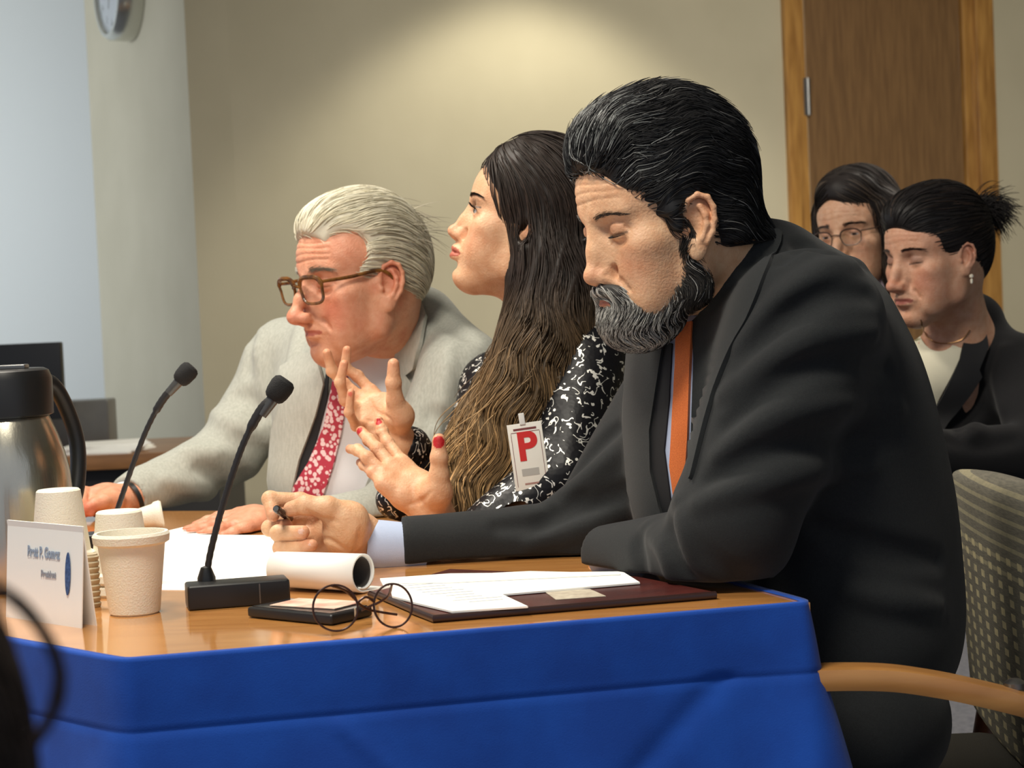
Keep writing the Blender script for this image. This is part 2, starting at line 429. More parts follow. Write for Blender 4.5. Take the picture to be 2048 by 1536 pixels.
# door
D = thing('door_1', W((td0+td1)/2, 0, -.03), None, None); D['kind'] = 'structure'
b = MB(); b.box(W((td0+td1)/2, zt/2, -.035), (td1-td0-.008, .045, zt), axes=AXW); b.build('door_panel', doorm, D)
b = MB()
for (a0, a1, o0, o1) in ((tc0-.035, tc0+.01, -.01, .022), (tc0+.01, td0-.004, -.06, .010), (td1+.002, td1+.052, -.06, .004), (td1+.052, tc1+.035, -.01, .022)):
    b.box(W((a0+a1)/2, zt/2, (o0+o1)/2), (a1-a0, o1-o0, zt), axes=AXW, bev=.002)
b.box(W((tc0+tc1)/2, zt+.03, .003), (tc1-tc0+.07, .04, .06), axes=AXW, bev=.002)
b.build('door_frame', oak, D)
b = MB(); b.box(W(td0-.001, zt/2, -.004), (.006, .012, zt), axes=AXW); b.build('gap_strip', mat('pale_strip', S(196, 190, 172), .4), D)  # pale strip added to draw the gap line beside the door
steel = mat('hinge_steel', S(120, 120, 118), .35, .9)
for v in (194,):
    t_, z_ = Wp(1614, v); b = MB(); b.tube([W(td0, z_-.068, .013), W(td0, z_+.068, .013)], .011, 14); b.box(W(td0-.010, z_, .012), (.014, .004, .136), axes=AXW); b.build('hinge', steel, D)
# clock on side wall
tcn = None
r = rays([[262, -30]])[0]; k = ((CN-CAM)@wd)/(r@wd); cc = CAM+k*r
AC = np.stack([sd, np.array([0, 0, 1.]), -wd], 1); AC[:, 0] *= 1
def clk(b, prof, n=64): return b.lathe(prof, cc, n, axes=AC)
K = thing('wall_clock', cc, 'round silver wall clock on the narrow beige wall, cut by the photo top', 'clock')
rc = .190
b = clk(MB(), [(rc, 0), (rc+.004, .02), (rc+.002, .075), (rc-.008, .090), (rc-.020, .090), (rc-.028, .074), (rc-.028, .055)]); b.build('case', mat('clock_silver', S(200, 200, 192), .22, .85), K)
b = clk(MB(), [(0.0001, .056), (rc-.026, .056)]); b.build('dial', mat('clock_dial', S(200, 205, 205), .5), K)
b = MB()
for i in range(60):
    a = math.pi*2*i/60; big = i % 5 == 0
    rr = rc-.034; c_ = cc+AC@np.array([rr*math.sin(a), rr*math.cos(a), 0.0575])
    b.box(c_, (.004 if big else .0018, .014 if big else .007, .001), axes=AC@np.array(Matrix.Rotation(-a, 3, 'Z')))
b.build('dial_marks', mat('clock_black', S(40, 42, 45), .6), K)
def text3(name, s, size, m_, parent, origin, ax, ay, ext=.0006, align='CENTER', narrow=1.0, bold=False):
    cu = bpy.data.curves.new(name, 'FONT'); cu.body = s; cu.size = size; cu.extrude = ext; cu.align_x = align; cu.align_y = 'CENTER'
    if bold: cu.offset = size*.035
    cu.materials.append(m_); o = bpy.data.objects.new(name, cu); COL.objects.link(o)
    ax = vn(ax); ay = vn(ay); az = np.cross(ax, ay); M = Matrix.Identity(4)
    dg = bpy.context.evaluated_depsgraph_get(); me = bpy.data.meshes.new_from_object(o.evaluated_get(dg)); bpy.data.objects.remove(o)
    vs = np.array([tuple(v.co) for v in me.vertices]); fs = [tuple(p.vertices) for p in me.polygons]
    A = np.stack([ax*narrow, ay, az], 1); return mesh(name, vs@A.T+np.asarray(origin), fs, m_, parent, smooth=False)
for i in range(1, 13):
    a = math.pi*2*i/12; text3('numeral', str(i), .034, MATS['clock_black'], K, cc+AC@np.array([(rc-.058)*math.sin(a), (rc-.058)*math.cos(a), 0.0575]), AC[:, 0], AC[:, 1])
b = MB()
for a, l, w_ in ((2.75, .085, .007), (5.3, .06, .009)):
    b.box(cc+AC@np.array([l/2*math.sin(a), l/2*math.cos(a), .061]), (w_, l, .002), axes=AC@np.array(Matrix.Rotation(-a, 3, 'Z')))
b.build('hands', MATS['clock_black'], K)
b = clk(MB(), [(0.0001, .084), (rc-.022, .082)]); b.build('glass', mat('clock_glass', (1, 1, 1), .03, trans=1, ior=1.2), K)
# ================================================================== TABLE
ZT = .75
A0, B0, L0 = T(245, 1320), T(1620, 1205), T(0, 1275)
ld = vn(L0-A0); A1 = A0+ld*1.15
rd = vn(np.array([-.35, .94, 0])); B1 = B0+rd*1.15
wt = wood('table_veneer', S(206, 146, 82), S(190, 130, 70), .12, (2, 14, 1), .6)
nt_, N_, L_, b_ = nodes_of(wt); b_.inputs['Coat Roughness'].default_value = .08
poly = [A0[:2], B0[:2], B1[:2], (-.80, 3.46), A1[:2]]
TB = thing('conference_table', ((A0+B1)/2*np.array([1, 1, 0])), 'conference table with a polished tan wood top and blue cloth skirting', 'table')
b = MB().prism(poly, ZT-.035, ZT); o = b.build('tabletop', wt, TB, smooth=False)
for q in (A0+rd*.25+np.array([.12, .12, 0]), B0+rd*.3+np.array([-.15, .05, 0]), B1+np.array([-.2, -.1, 0]), A1+np.array([.22, .05, 0])):
    b = MB().tube([(q[0], q[1], 0), (q[0], q[1], ZT-.034)], .03, 16); b.build('leg', steel, TB)
def on_table(J, z=.7525, k=.002):
    'keeps a body or sleeve above the table top wherever it is over the table'
    def f(p): return np.maximum(np.maximum((p-B0)@np.array([rd[1], -rd[0], 0]), (p-A0)@nF0), np.maximum(p[:, 2]-z, .55-p[:, 2]))
    J.s(f, k)
nF0 = vn(np.array([(B0-A0)[1], -(B0-A0)[0], 0]))
# skirt: follows the edge, hangs with a pinned band and soft folds
path = []; nrmv = []
def edge(a, c, n, o):
    for t in np.linspace(0, 1, n, endpoint=False): path.append(a+(c-a)*t); nrmv.append(o)
nL = vn(np.array([ld[1], -ld[0], 0])); nL = nL if nL[1] < 0 else -nL
fd = vn(B0-A0); nF = vn(np.array([fd[1], -fd[0], 0])); nR = vn(np.array([rd[1], -rd[0], 0]))
edge(A1, A0, 90, nL); edge(A0, B0, 220, nF); edge(B0, B0+rd*1.12, 80, nR); path = np.array(path); nrmv = np.array(nrmv)
# soften corners
for _ in range(7):
    path[1:-1] = (path[:-2]+2*path[1:-1]+path[2:])/4; nrmv[1:-1] = (nrmv[:-2]+2*nrmv[1:-1]+nrmv[2:])/4
nrmv /= np.linalg.norm(nrmv, axis=1, keepdims=True)
arc = np.concatenate([[0], np.cumsum(np.linalg.norm(np.diff(path, axis=0), axis=1))])
aA, aB = arc[90], arc[310]
rows = np.concatenate([[-1.5, -.8, 0], np.linspace(0.004, .072, 12), [.0735, .0755], np.linspace(.085, .72, 70)])
V = []
for zi in rows:
    zz = max(zi, 0.0)
    drop = max(zi-.07, 0)
    f = np.sin(arc*19+.6)*.55+np.sin(arc*31+1.9)*.3+np.sin(arc*47+zi*3)*.15
    g = (1-np.exp(-((arc-aB)/.10)**2))*.6+.4
    off = .006+.0006*math.sin(min(zz, .07)/.07*math.pi)+f*(.0012+.11*drop*.45)*1.0+.10*drop
    off = off+(.22*drop/(1+1.2*drop)+.16*min(zz, .07))*np.exp(-((arc-aB)/.06)**2)+.10*drop*np.exp(-((arc-aA)/.05)**2)
    # slanted creases
    off = off+.0035*np.exp(-(((arc-aA-.20)-drop*1.0+.0)/.010)**2)*(drop > .01)*np.exp(-drop*9)
    off = off-.004*np.exp(-(((arc-aA-.62)+drop*1.1)/.02)**2)*(drop > .0)
    if .072 < zi < .0745: off = off-.0010
    if zi < 0:
        V.append(path+nrmv*(.004+zi*.006)+np.array([0, 0, ZT+.0015])); continue
    V.append(path+nrmv*off[:, None]+np.array([0, 0, ZT+.0015-zz-(0 if zi else .0)])*np.array([1, 1, 1]))
for i in range(len(V)): V[i] = V[i].copy(); V[i][:, 2] = ZT+.0015-max(rows[i], 0)
n = len(path); V = np.concatenate(V); F = np.array([(i*n+j, i*n+j+1, (i+1)*n+j+1, (i+1)*n+j) for i in range(len(rows)-1) for j in range(n-1)])[:, ::-1]
blue = mat('blue_cloth', S(18, 76, 172), .75, c2=S(14, 66, 156), nscale=14, bump=.15, bscale=700, sheen=.12, spec=.25)
o = mesh('table_skirt', V, F, blue, loc=(A0[0], A0[1], 0)); md = o.modifiers.new('thick', 'SOLIDIFY'); md.thickness = .0015; md.offset = -1
tag(o, 'royal blue cloth skirt hanging around the front of the wooden table', 'table skirt')
# ================================================================== THINGS ON THE TABLE
foam = mat('foam_white', S(232, 226, 208), .55, bump=.35, bscale=500, sss=.05)
black = mat('black_plastic', S(20, 21, 22), .38); blackm = mat('black_matte', S(14, 14, 15), .8, bump=.6, bscale=900)
paper = mat('paper', S(246, 246, 240), .7); papere = mat('paper_edge', S(225, 224, 215), .7, c2=S(190, 190, 184), nscale=200, stretch=(1, 1, 40))
ink = mat('grey_ink', S(150, 155, 165), .8)
FX, FY = vn(np.array([fd[0], fd[1], 0])), vn(np.array([-fd[1], fd[0], 0]))
def cupprof(r0, r1, h, lip=.004, flat=True):
    return [(0.0001, 0), (r0-.002, 0), (r0, .002), (r1-.001, h-.014), (r1+lip, h-.011), (r1+lip+.001, h-.003), (r1+lip-.001, h), (r1-.0005, h), (r1-.003, h-.012), (r0-.003, .006), (.0001, .005)]
# front cup
c = T(270, 1226); o = MB().lathe(cupprof(.0285, .0385, .092), (0, 0, 0), 56).build('foam_cup', foam, loc=(0, 0, 0)); o.location = c
tag(o, 'white foam cup standing upright at the front, beside the black microphone base', 'cup')
def inv(name, u, v, h, r0, r1, lab, grp, nrims=1):
    c = T(u, v)
    for k in range(nrims):
        o = MB().lathe([(r, h-z) for r, z in cupprof(r0, r1, h)], (0, 0, 0), 48).build('foam_cup', foam, loc=(0, 0, 0)); o.location = c+np.array([0, 0, k*.0145]); tag(o, lab[k], 'cup', grp)
        BASE[o.name] = np.zeros(3)
inv('a', 128, 1196, .088, .0262, .036, ['lowest inverted foam cup of the taller stack behind the name card', 'second from bottom inverted foam cup in the tall stack behind the name card', 'third from bottom inverted foam cup in the tall stack behind the name card', 'topmost inverted foam cup of the tall stack behind the name card'], 'inverted foam cups stacked behind the name card', 4)
inv('b', 246, 1186, .086, .0275, .037, ['lower inverted foam cup of the short stack behind the front cup', 'upper inverted foam cup of the short stack behind the front cup'], 'inverted foam cups stacked behind the upright cup', 2)
# paper coffee sleeve stack (ribbed brown)
c = T(182, 1214); b = MB(); pr = [(.0001, 0), (.0105, 0)]
for i in range(9): z = i*.0068; pr += [(.0115, z+.001), (.0122, z+.0045), (.0105, z+.0062)]
pr += [(.0105, .062), (.0001, .062)]
o = b.lathe(pr, (0, 0, 0), 32).build('creamer_stack', mat('brown_card', S(188, 176, 150), .8, c2=S(165, 150, 122), nscale=60), loc=(0, 0, 0)); o.location = c
tag(o, 'narrow ribbed beige stack of lids beside the name card', 'lids')
# small tipped creamer cup
c = T(262, 1064); ax = axes_from((-.2, .98, 0), (0.9, .2, .12))
o = MB().lathe([(r_, z_) for r_, z_ in cupprof(.013, .019, .05, .0015)], (0, 0, 0), 32, axes=ax).build('small_cup', foam, loc=(0, 0, 0)); o.location = c+np.array([0, .0, .019])
tag(o, 'small white cup lying on its side behind the foam cups', 'cup')
# thermos
c = T(30, 1172); TH_ = thing('thermos_carafe', c, 'stainless steel thermos carafe with a black lid behind the name card', 'carafe')
ss = mat('brushed_steel', S(200, 196, 180), .24, 1, bump=.25, bscale=90, stretch=(1, 1, .02))
hz = [(.0001, 0), (.070, 0), (.076, .004), (.078, .02), (.078, .105), (.076, .13), (.071, .152), (.064, .172), (.056, .190), (.0535, .1945), (.0001, .195)]
MB().lathe([(r_*1.0, z_*1.1) for r_, z_ in hz], c, 72).build('body', ss, TH_)
MB().lathe([(.0535, .2143), (.0600, .217), (.0600, .262), (.056, .272), (.050, .275), (.0001, .275)], c, 64).build('lid', black, TH_)
MB().box(c+np.array([.018, -.02, -0+.2775]), (.035, .022, .006), bev=.002).build('lid_lever', steel, TH_)
hp = spline([c+np.array([.030, .04, .258]), c+np.array([.048, .06, .250]), c+np.array([.062, .08, .21]), c+np.array([.070, .085, .165]), c+np.array([.068, .07, .11]), c+np.array([.054, .05, .07])], 8)
MB().tube(hp, .0105, 14).build('handle', black, TH_)
# name card (tent)
q0, q1 = T(12, 1234), T(163, 1257); cd_ = vn(q1-q0); hn = np.array([-cd_[1], cd_[0], 0]); wC = np.linalg.norm(q1-q0); hC = .110
NC = thing('name_card', (q0+q1)/2, 'white folded name card with a dark blue oval seal standing at the left', 'name card')
b = MB(); top = np.array([0, 0, hC])+hn*.009
for sgn, o0 in ((0, 0), (1, .020)):
    a, c2_ = q0+hn*o0, q1+hn*o0; th = hn*(.0012 if not sgn else -.0012)
    pts = [a, c2_, q1+top, q0+top]; b.add(pts+[p+th for p in pts], [(0, 1, 2, 3), (7, 6, 5, 4), (0, 4, 5, 1), (1, 5, 6, 2), (2, 6, 7, 3), (3, 7, 4, 0)])
b.build('card', paper, NC, smooth=False)
up_ = vn(top); cn_ = np.cross(cd_, up_); cn_ = cn_ if cn_[1] < 0 else -cn_
def onC(fx, fz, o=.0008): return q0+cd_*wC*fx+top*fz+cn_*o
text3('name_text', 'Brett P. Gomez', .0165, mat('ink_blue_grey', S(150, 166, 186), .8), NC, onC(.50, .70), cd_, up_, .0002, narrow=.62, bold=True)
text3('title_text', 'President', .0105, ink, NC, onC(.57, .49), cd_, up_, .0002, narrow=.75, bold=True)
b = MB(); n = 40; c_ = onC(.825, .52, .001)
b.add([c_+cd_*.0052*math.cos(2*math.pi*k/n)+up_*.0235*math.sin(2*math.pi*k/n) for k in range(n)]+[c_+cn_*.0004+cd_*.0052*math.cos(2*math.pi*k/n)+up_*.0235*math.sin(2*math.pi*k/n) for k in range(n)], [tuple(range(n, 2*n))]+[(k, (k+1) % n, n+(k+1) % n, n+k) for k in range(n)])
b.build('seal', mat('seal_blue', S(45, 70, 115), .6, c2=S(70, 100, 150), nscale=300), NC)
# microphones
def mic(name, base, pts, head, lab, cell=True):
    M_ = thing('gooseneck_microphone', base[0], lab, 'microphone', 'gooseneck microphones on the table')
    c, ax, sx, sy, sz = base
    if cell:
        b = MB(); b.box(c+np.array([0, 0, sz/2]), (sx, sy, sz), axes=ax, bev=.004); o = b.build('base', black, M_)
        for dx in (-.35, -.30): pass
        MB().box(c+ax[:, 0]*sx*.2-ax[:, 1]*sy*.503+np.array([0, 0, sz*.5]), (.0015, .0006, sz*.8), axes=ax).build('base_seam', steel, M_)
        s0 = np.asarray(pts[0]); MB().lathe([(.0001, 0), (.0125, 0), (.0125, .006), (.011, .009), (.0001, .009)], s0-np.array([0, 0, .013]), 32).build('chrome_ring', mat('chrome', S(220, 220, 220), .12, 1), M_)
        MB().lathe([(.0105, -.004), (.0105, .012), (.006, .024), (.0001, .026)], s0, 24).build('collar', black, M_)
    pp = spline(pts, 10); k = len(pp); r = [.0036+(.0018 if i > k*.72 else 0)+.0004*(i % 2) for i in range(k)]
    MB().tube(pp, r, 14).build('gooseneck', mat('neck_rubber', S(30, 28, 28), .45), M_)
    h0, h1 = np.asarray(head[0]), np.asarray(head[1]); d_ = vn(h1-h0); ax2 = axes_from(d_, (0, 0, 1)); AX = np.stack([ax2[:, 1], ax2[:, 2], ax2[:, 0]], 1); L_h = np.linalg.norm(h1-h0)
    MB().lathe([(.0001, 0), (.009, 0), (.0118, .003), (.0135, .009), (.0142, L_h-.009), (.0128, L_h-.003), (.009, L_h), (.0001, L_h)], h0, 28, axes=AX).build('foam_windscreen', blackm, M_)
    MB().tube([h0-d_*.022, h0+d_*.002], [.006, .0075], 16).build('capsule', mat('capsule_grey', S(90, 90, 88), .35, .6), M_)
    return M_
mb = T(478, 1222); axm = np.stack([FX, FY, [0, 0, 1]], 1)
dm = 2.30
mic('m1', (T(476, 1209), axm, .116, .046, .028), [P(414, 1176, dm), P(418, 1120, dm), P(440, 1030, dm), P(466, 945, dm), P(490, 880, dm), P(522, 820, dm), P(545, 798, dm)], (P(545, 799, dm), P(573, 759, dm)), 'nearest black gooseneck microphone on a box base in the table middle')
dm = 2.86
mic('m2', (T(214, 1100), axm, .09, .05, .026), [P(212, 1078, dm), P(236, 1015, dm), P(262, 940, dm), P(292, 862, dm), P(322, 805, dm), P(352, 768, dm)], (P(357, 764, dm), P(385, 733, dm)), 'farther black gooseneck microphone rising behind the foam cups')
# papers
def slab(uvs, z0, th, m_, name, lab, cat, curl=0):
    pts = [T(u, v, z0) for u, v in uvs]; b = MB().prism([p[:2] for p in pts], z0, z0+th); o = b.build(name, m_, smooth=False); return tag(o, lab, cat) if lab else o
slab([(306, 1168), (300, 1165), (345, 1074), (575, 1076), (600, 1172)], ZT+.0008, .004, paper, 'paper_stack', 'stack of white paper sheets lying behind the nearest microphone', 'papers')
slab([(255, 1180), (262, 1080), (365, 1055), (480, 1070), (470, 1182)], ZT+.0001, .0006, paper, 'paper_sheet', 'white paper sheet under the sheet stack, reaching toward the far hand', 'paper')
# phone
q = [T(466, 1238), T(700, 1262), T(736, 1240), T(560, 1208)]
PH = thing('smartphone', sum(q)/4, 'black smartphone lying on the wood under the round eyeglasses', 'phone')
xx = vn(q[1]-q[0]); axp = axes_from(xx, (0, 0, 1)); axp = np.stack([axp[:, 0], axp[:, 1], [0, 0, 1]], 1); cph = (T(598, 1248)+T(640, 1222))/2
MB().box(cph+np.array([0, 0, .0065]), (.128, .066, .0115), axes=axp, bev=.004).build('case', black, PH)
MB().box(cph+np.array([0, 0, .0125]), (.118, .058, .0008), axes=axp).build('screen', mat('phone_glass', S(34, 34, 36), .12), PH)
o = MB().box(cph+np.array([.006, .006, .0139]), (.086, .05, .0009), axes=axp@np.array(Matrix.Rotation(.12, 3, 'Z'))).build('card_in_sleeve', mat('pink_card', S(238, 226, 205), .4, c2=S(214, 160, 140), nscale=30), smooth=False)
tag(o, 'small cream and pink card lying on the black phone', 'card')
# portfolio
fold = [T(742, 1196, ZT), T(868, 1246, ZT), T(1432, 1198, ZT), T(1275, 1166, ZT), T(900, 1150, ZT)]
PF = thing('portfolio_folder', sum(fold)/5, 'open burgundy leather portfolio lying in front of the bearded man', 'folder')
leather = mat('burgundy_leather', S(84, 34, 28), .33, c2=S(66, 26, 24), nscale=25, bump=.3, bscale=350, coat=.2)
MB().prism([p[:2] for p in fold], ZT+.0005, ZT+.0075).build('cover', leather, PF, smooth=False)
ed = MB().tube([p+np.array([0, 0, .0045]) for p in fold[:3]], .0042, 10).build('rolled_edge', mat('leather_dark', S(44, 26, 24), .3), PF)
slab([(776, 1196), (905, 1226), (1056, 1216), (1005, 1192), (1280, 1168), (1245, 1146), (900, 1150), (760, 1160)], ZT+.0085, .002, paper, 'notepad', 'white letter pad lying across the open burgundy portfolio', 'notepad')
slab([(770, 1168), (770, 1158), (1060, 1144), (1240, 1148), (1240, 1150), (900, 1166)], ZT+.0108, .0012, paper, 'loose_sheet', 'loose white sheet on the far edge of the letter pad', 'paper')
slab([(1085, 1181), (1180, 1179), (1212, 1193), (1112, 1200)], ZT+.0078, .0006, mat('card_cream', S(205, 196, 176), .5, c2=S(180, 168, 150), nscale=90), 'business_card', 'small cream card tucked on the burgundy portfolio cover', 'card')
b = MB()
rng0 = random.Random(3)
for i in range(9):
    a = T(800+i*17, 1172+i*4, ZT+.0107); b.box(a+FX*.02, (.03+.03*rng0.random(), .0012, .0002), axes=axm)
tag(b.build('pen_notes', ink, smooth=False), 'faint grey handwriting lines on the letter pad', 'writing')
# rolled pad: pages curled over; axis runs along the pad
ra = T(556, 1160, ZT+.03); rb = T(728, 1196, ZT+.03); ra = P(556, 1158, 2.40); rb = P(728, 1166, 2.33); ra[2] = rb[2] = ZT+.034
axd = vn(rb-ra); hh = np.array([0, 0, 1.]); sdv = np.cross(axd, hh); sdv = sdv if sdv[1] < 0 else -sdv   # toward camera
prof = []
for k in range(40):
    a = R_(-100+ (k/39)*318); r_ = .0215+.0022*k/39; prof.append((-math.cos(a)*r_*0+math.sin(a)*r_, -math.cos(a)*r_*1))
prof = [(math.sin(R_(t))*(.0200+.003*t/330), math.cos(R_(t))*(.0200+.003*t/330)) for t in np.linspace(-205, 178, 60)]
prof += [(prof[-1][0]-.01*i, prof[-1][1]-.0006*i) for i in range(1, 6)]
b = MB(); n = len(prof); vs = []
for end, tap in ((ra, .95), (ra*.5+rb*.5, 1), (rb, 1.04)):
    for (x, z) in prof: vs.append(end+sdv*x*tap+hh*z*tap-hh*.009)
fs = [(j*n+i, j*n+i+1, (j+1)*n+i+1, (j+1)*n+i) for j in range(2) for i in range(n-1)]
RN = thing('rolled_notepad', (ra+rb)/2*np.array([1, 1, 0])+np.array([0, 0, ZT]), 'white notepad pages rolled back into a tube below the pen hand', 'notepad')
o = mesh('pages', vs, fs, paper, RN); mdf = o.modifiers.new('thick', 'SOLIDIFY'); mdf.thickness = .0026; mdf.offset = 0
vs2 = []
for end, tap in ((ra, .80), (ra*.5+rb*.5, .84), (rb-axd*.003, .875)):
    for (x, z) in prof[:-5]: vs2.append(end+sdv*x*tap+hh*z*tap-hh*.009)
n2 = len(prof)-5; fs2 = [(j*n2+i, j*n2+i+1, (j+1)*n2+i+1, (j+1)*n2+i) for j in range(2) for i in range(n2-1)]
o = mesh('inner_sheet', vs2, fs2, mat('dark_inner', S(62, 58, 54), .8), RN); mdf = o.modifiers.new('thick', 'SOLIDIFY'); mdf.thickness = .001; mdf.offset = 0  # dark grey sheet lining the inside of the roll
# eyeglasses on the table
EG = thing('eyeglasses', T(735, 1252), 'thin round brown wire eyeglasses standing on the phone edge', 'eyeglasses')
wire = mat('brown_wire', S(62, 40, 34), .3, .5)
c1, c2 = P(671, 1216, 2.050), P(786, 1211, 2.078)
xg = vn(c2-c1)
def ringpts(c, rx, rz, tilt): 
    u1 = vn(xg+np.array([0, tilt, 0])); return [c+u1*rx*math.cos(t)+np.array([0, .15*rz*math.sin(t), rz*math.sin(t)]) for t in np.linspace(0, 2*math.pi, 41)]
for c_, rx, rz in ((c1, .0235, .0232), (c2, .0205, .0222)):
    MB().tube(ringpts(c_, rx, rz, -.15), .0012, 8, False).build('rim', wire, EG)
    MB().lathe([(.0001, 0), (.02, 0)], c_, 40, axes=np.stack([xg*rx/.0205, np.array([0, .15, 1.])*rz/.0205, np.cross(xg, [0, .15, 1.])], 1)).build('lens', mat('lens_glass', (1, 1, 1), .02, trans=1, ior=1.08), EG)
MB().tube(spline([c1+xg*.0235+np.array([0, 0, .004]), c1+xg*.034+np.array([0, 0, .010]), c2-xg*.0205+np.array([0, 0, .004])], 6), .0013, 8).build('bridge', wire, EG)
MB().tube(spline([c1-xg*.003+np.array([0, .0, .023]), c1+xg*.01+np.array([0, .02, .014]), c1+xg*.03+np.array([0, .04, -.008]), c2+np.array([.0, .04, -.016])], 6), .0014, 8).build('temple', wire, EG)
MB().tube(spline([c2+xg*.0+np.array([0, .0, .022]), c2-xg*.01+np.array([0, .03, .004]), c2-xg*.04+np.array([0, .055, -.012])], 6), .0014, 8).build('temple', wire, EG)
for s_, c_ in ((1, c1), (-1, c2)):
    MB().box(c_+xg*s_*.021+np.array([0, .004, -.006]), (.002, .004, .009), bev=.0009).build('nose_pad', mat('pad_clear', S(215, 200, 170), .2), EG)
# ================================================================== BACKGROUND LEFT: side desk, monitor, bin, papers
dz = .78
o = MB()
p0, p1 = P(60, 920, 5.3), P(378, 903, 5.3); dz = p1[2]
b.__init__()
MB_ = MB().box(((p0[0]+p1[0])/2-.45, 5.35+.25, dz-.02), (1.55, .60, .04), bev=.003)
DK = thing('side_desk', ((p0[0]+p1[0])/2-.45, 5.6, 0), 'wood-topped side desk with a dark front against the far wall', 'desk')
MB_.build('desktop', wood('desk_wood', S(150, 104, 58), S(120, 80, 42), .4, (1, 8, 8)), DK)
MB().box(((p0[0]+p1[0])/2-.45, 5.62, (dz-.045)/2), (1.45, .5, dz-.045)).build('front_panel', mat('desk_dark', S(48, 46, 44), .6), DK, smooth=False)
bcx = P(172, 830, 5.65)
BN = MB(); BN.box((bcx[0]-.05, 5.72, dz+.066), (.22, .12, .13), bev=.008)
tag(BN.build('grey_box', mat('grey_plastic', S(105, 104, 100), .35, c2=S(90, 90, 88), nscale=8)), 'grey plastic box standing on the side desk below the white wall', 'box')
pa = P(205, 886, 5.45)
for k in range(5):
    o = MB().box((pa[0]+.01*k-.02, 5.44+.006*k, dz+.002+.0045*k), (.27-.02*k, .2, .004), rot=.12*k-.2).build('document_bundle', paper, smooth=False)
    tag(o, ['lowest document of the loose pile on the side desk', 'second document up in the pile on the side desk', 'middle document in the pile on the side desk', 'fourth document up in the pile on the side desk', 'topmost document of the loose pile on the side desk'][k], 'document', 'papers on the side desk')
MO = thing('monitor', (P(30, 900, 5.0)[0], 5.42, dz), 'black computer monitor seen from behind above the thermos', 'monitor')
mc = P(20, 780, 5.0)
MB().box((mc[0]-.115, 5.42, mc[2]+.004), (.42*.75, .03, .21), rot=-.05, bev=.006).build('screen', black, MO)
MB().box((mc[0]-.12, 5.44, dz+.05), (.05, .02, .10)).build('stand', black, MO)
MB().box((mc[0]-.12, 5.44, dz+.006), (.18, .12, .012), bev=.004).build('foot', black, MO)
# ================================================================== ARMCHAIR of the bearded man
AC_ = thing('armchair', (.62, 2.5, 0), 'armchair with a grey dotted fabric back and curved oak arms behind the bearded man', 'armchair')
fab = mat('chair_fabric', S(140, 135, 120), .9, c2=S(116, 113, 102), nscale=50, stretch=(1, 1, 14), bump=.6, bscale=500)
nt_, N_, L_, b_ = nodes_of(fab)
tc = N_('ShaderNodeTexCoord'); sx = N_('ShaderNodeSeparateXYZ'); L_(tc.outputs['Object'], sx.inputs[0])
def m2(op, a, b__=None):
    q = N_('ShaderNodeMath'); q.operation = op
    for i, x in enumerate((a, b__)):
        if x is None: continue
        if isinstance(x, (int, float)): q.inputs[i].default_value = x
        else: L_(x, q.inputs[i])
    return q.outputs[0]
# woven light squares on a grid
fy = m2('ABSOLUTE', m2('SUBTRACT', m2('FRACT', m2('MULTIPLY', sx.outputs[1], 19)), .5)); fz = m2('ABSOLUTE', m2('SUBTRACT', m2('FRACT', m2('MULTIPLY', sx.outputs[2], 56)), .5))
dots = m2('MULTIPLY', m2('LESS_THAN', fy, .20), m2('LESS_THAN', fz, .27))
dots = m2('MULTIPLY', dots, m2('LESS_THAN', sx.outputs[2], .73))
bands = m2('MULTIPLY', m2('LESS_THAN', fz, .16), m2('GREATER_THAN', sx.outputs[2], .70)); bands = m2('MULTIPLY', bands, .45)
ns = N_('ShaderNodeTexNoise'); ns.inputs['Scale'].default_value = 60; L_(tc.outputs['Object'], ns.inputs[0])
am = m2('MULTIPLY', m2('ADD', dots, bands), m2('ADD', .35, ns.outputs[0]))
mx = N_('ShaderNodeMix'); mx.data_type = 'RGBA'; old = b_.inputs['Base Color'].links[0].from_socket; L_(am, mx.inputs[0]); L_(old, mx.inputs[6]); mx.inputs[7].default_value = (*S(226, 214, 170), 1); L_(mx.outputs[2], b_.inputs['Base Color'])
hb = Shape(); bcen = np.array([.70, 2.56, .70])
zt_ = P(1960, 950, 2.65)[2]
hb.u(bx((.655, 2.56, zt_/2+.22), (.030, .36, zt_/2-.22), axes_from((1, .0, .06), (0, 0, 1)), .028), 0)
hb.d(lambda p: .10*((p[:, 1]-2.56)/.36)**2*.18+0*p[:, 0])
sdf_mesh('backrest', hb, (.5, 2.1, .35), (.82, 3.02, zt_+.05), .005, fab, AC_)
MB().box((.42, 2.54, .40), (.50, .56, .09), bev=.03).build('seat_cushion', mat('seat_fabric', S(70, 68, 62), .9, bump=.5, bscale=500), AC_)
oak2 = wood('oak_arm', S(196, 140, 78), S(176, 120, 62), .35, (1, 8, 8), .3)
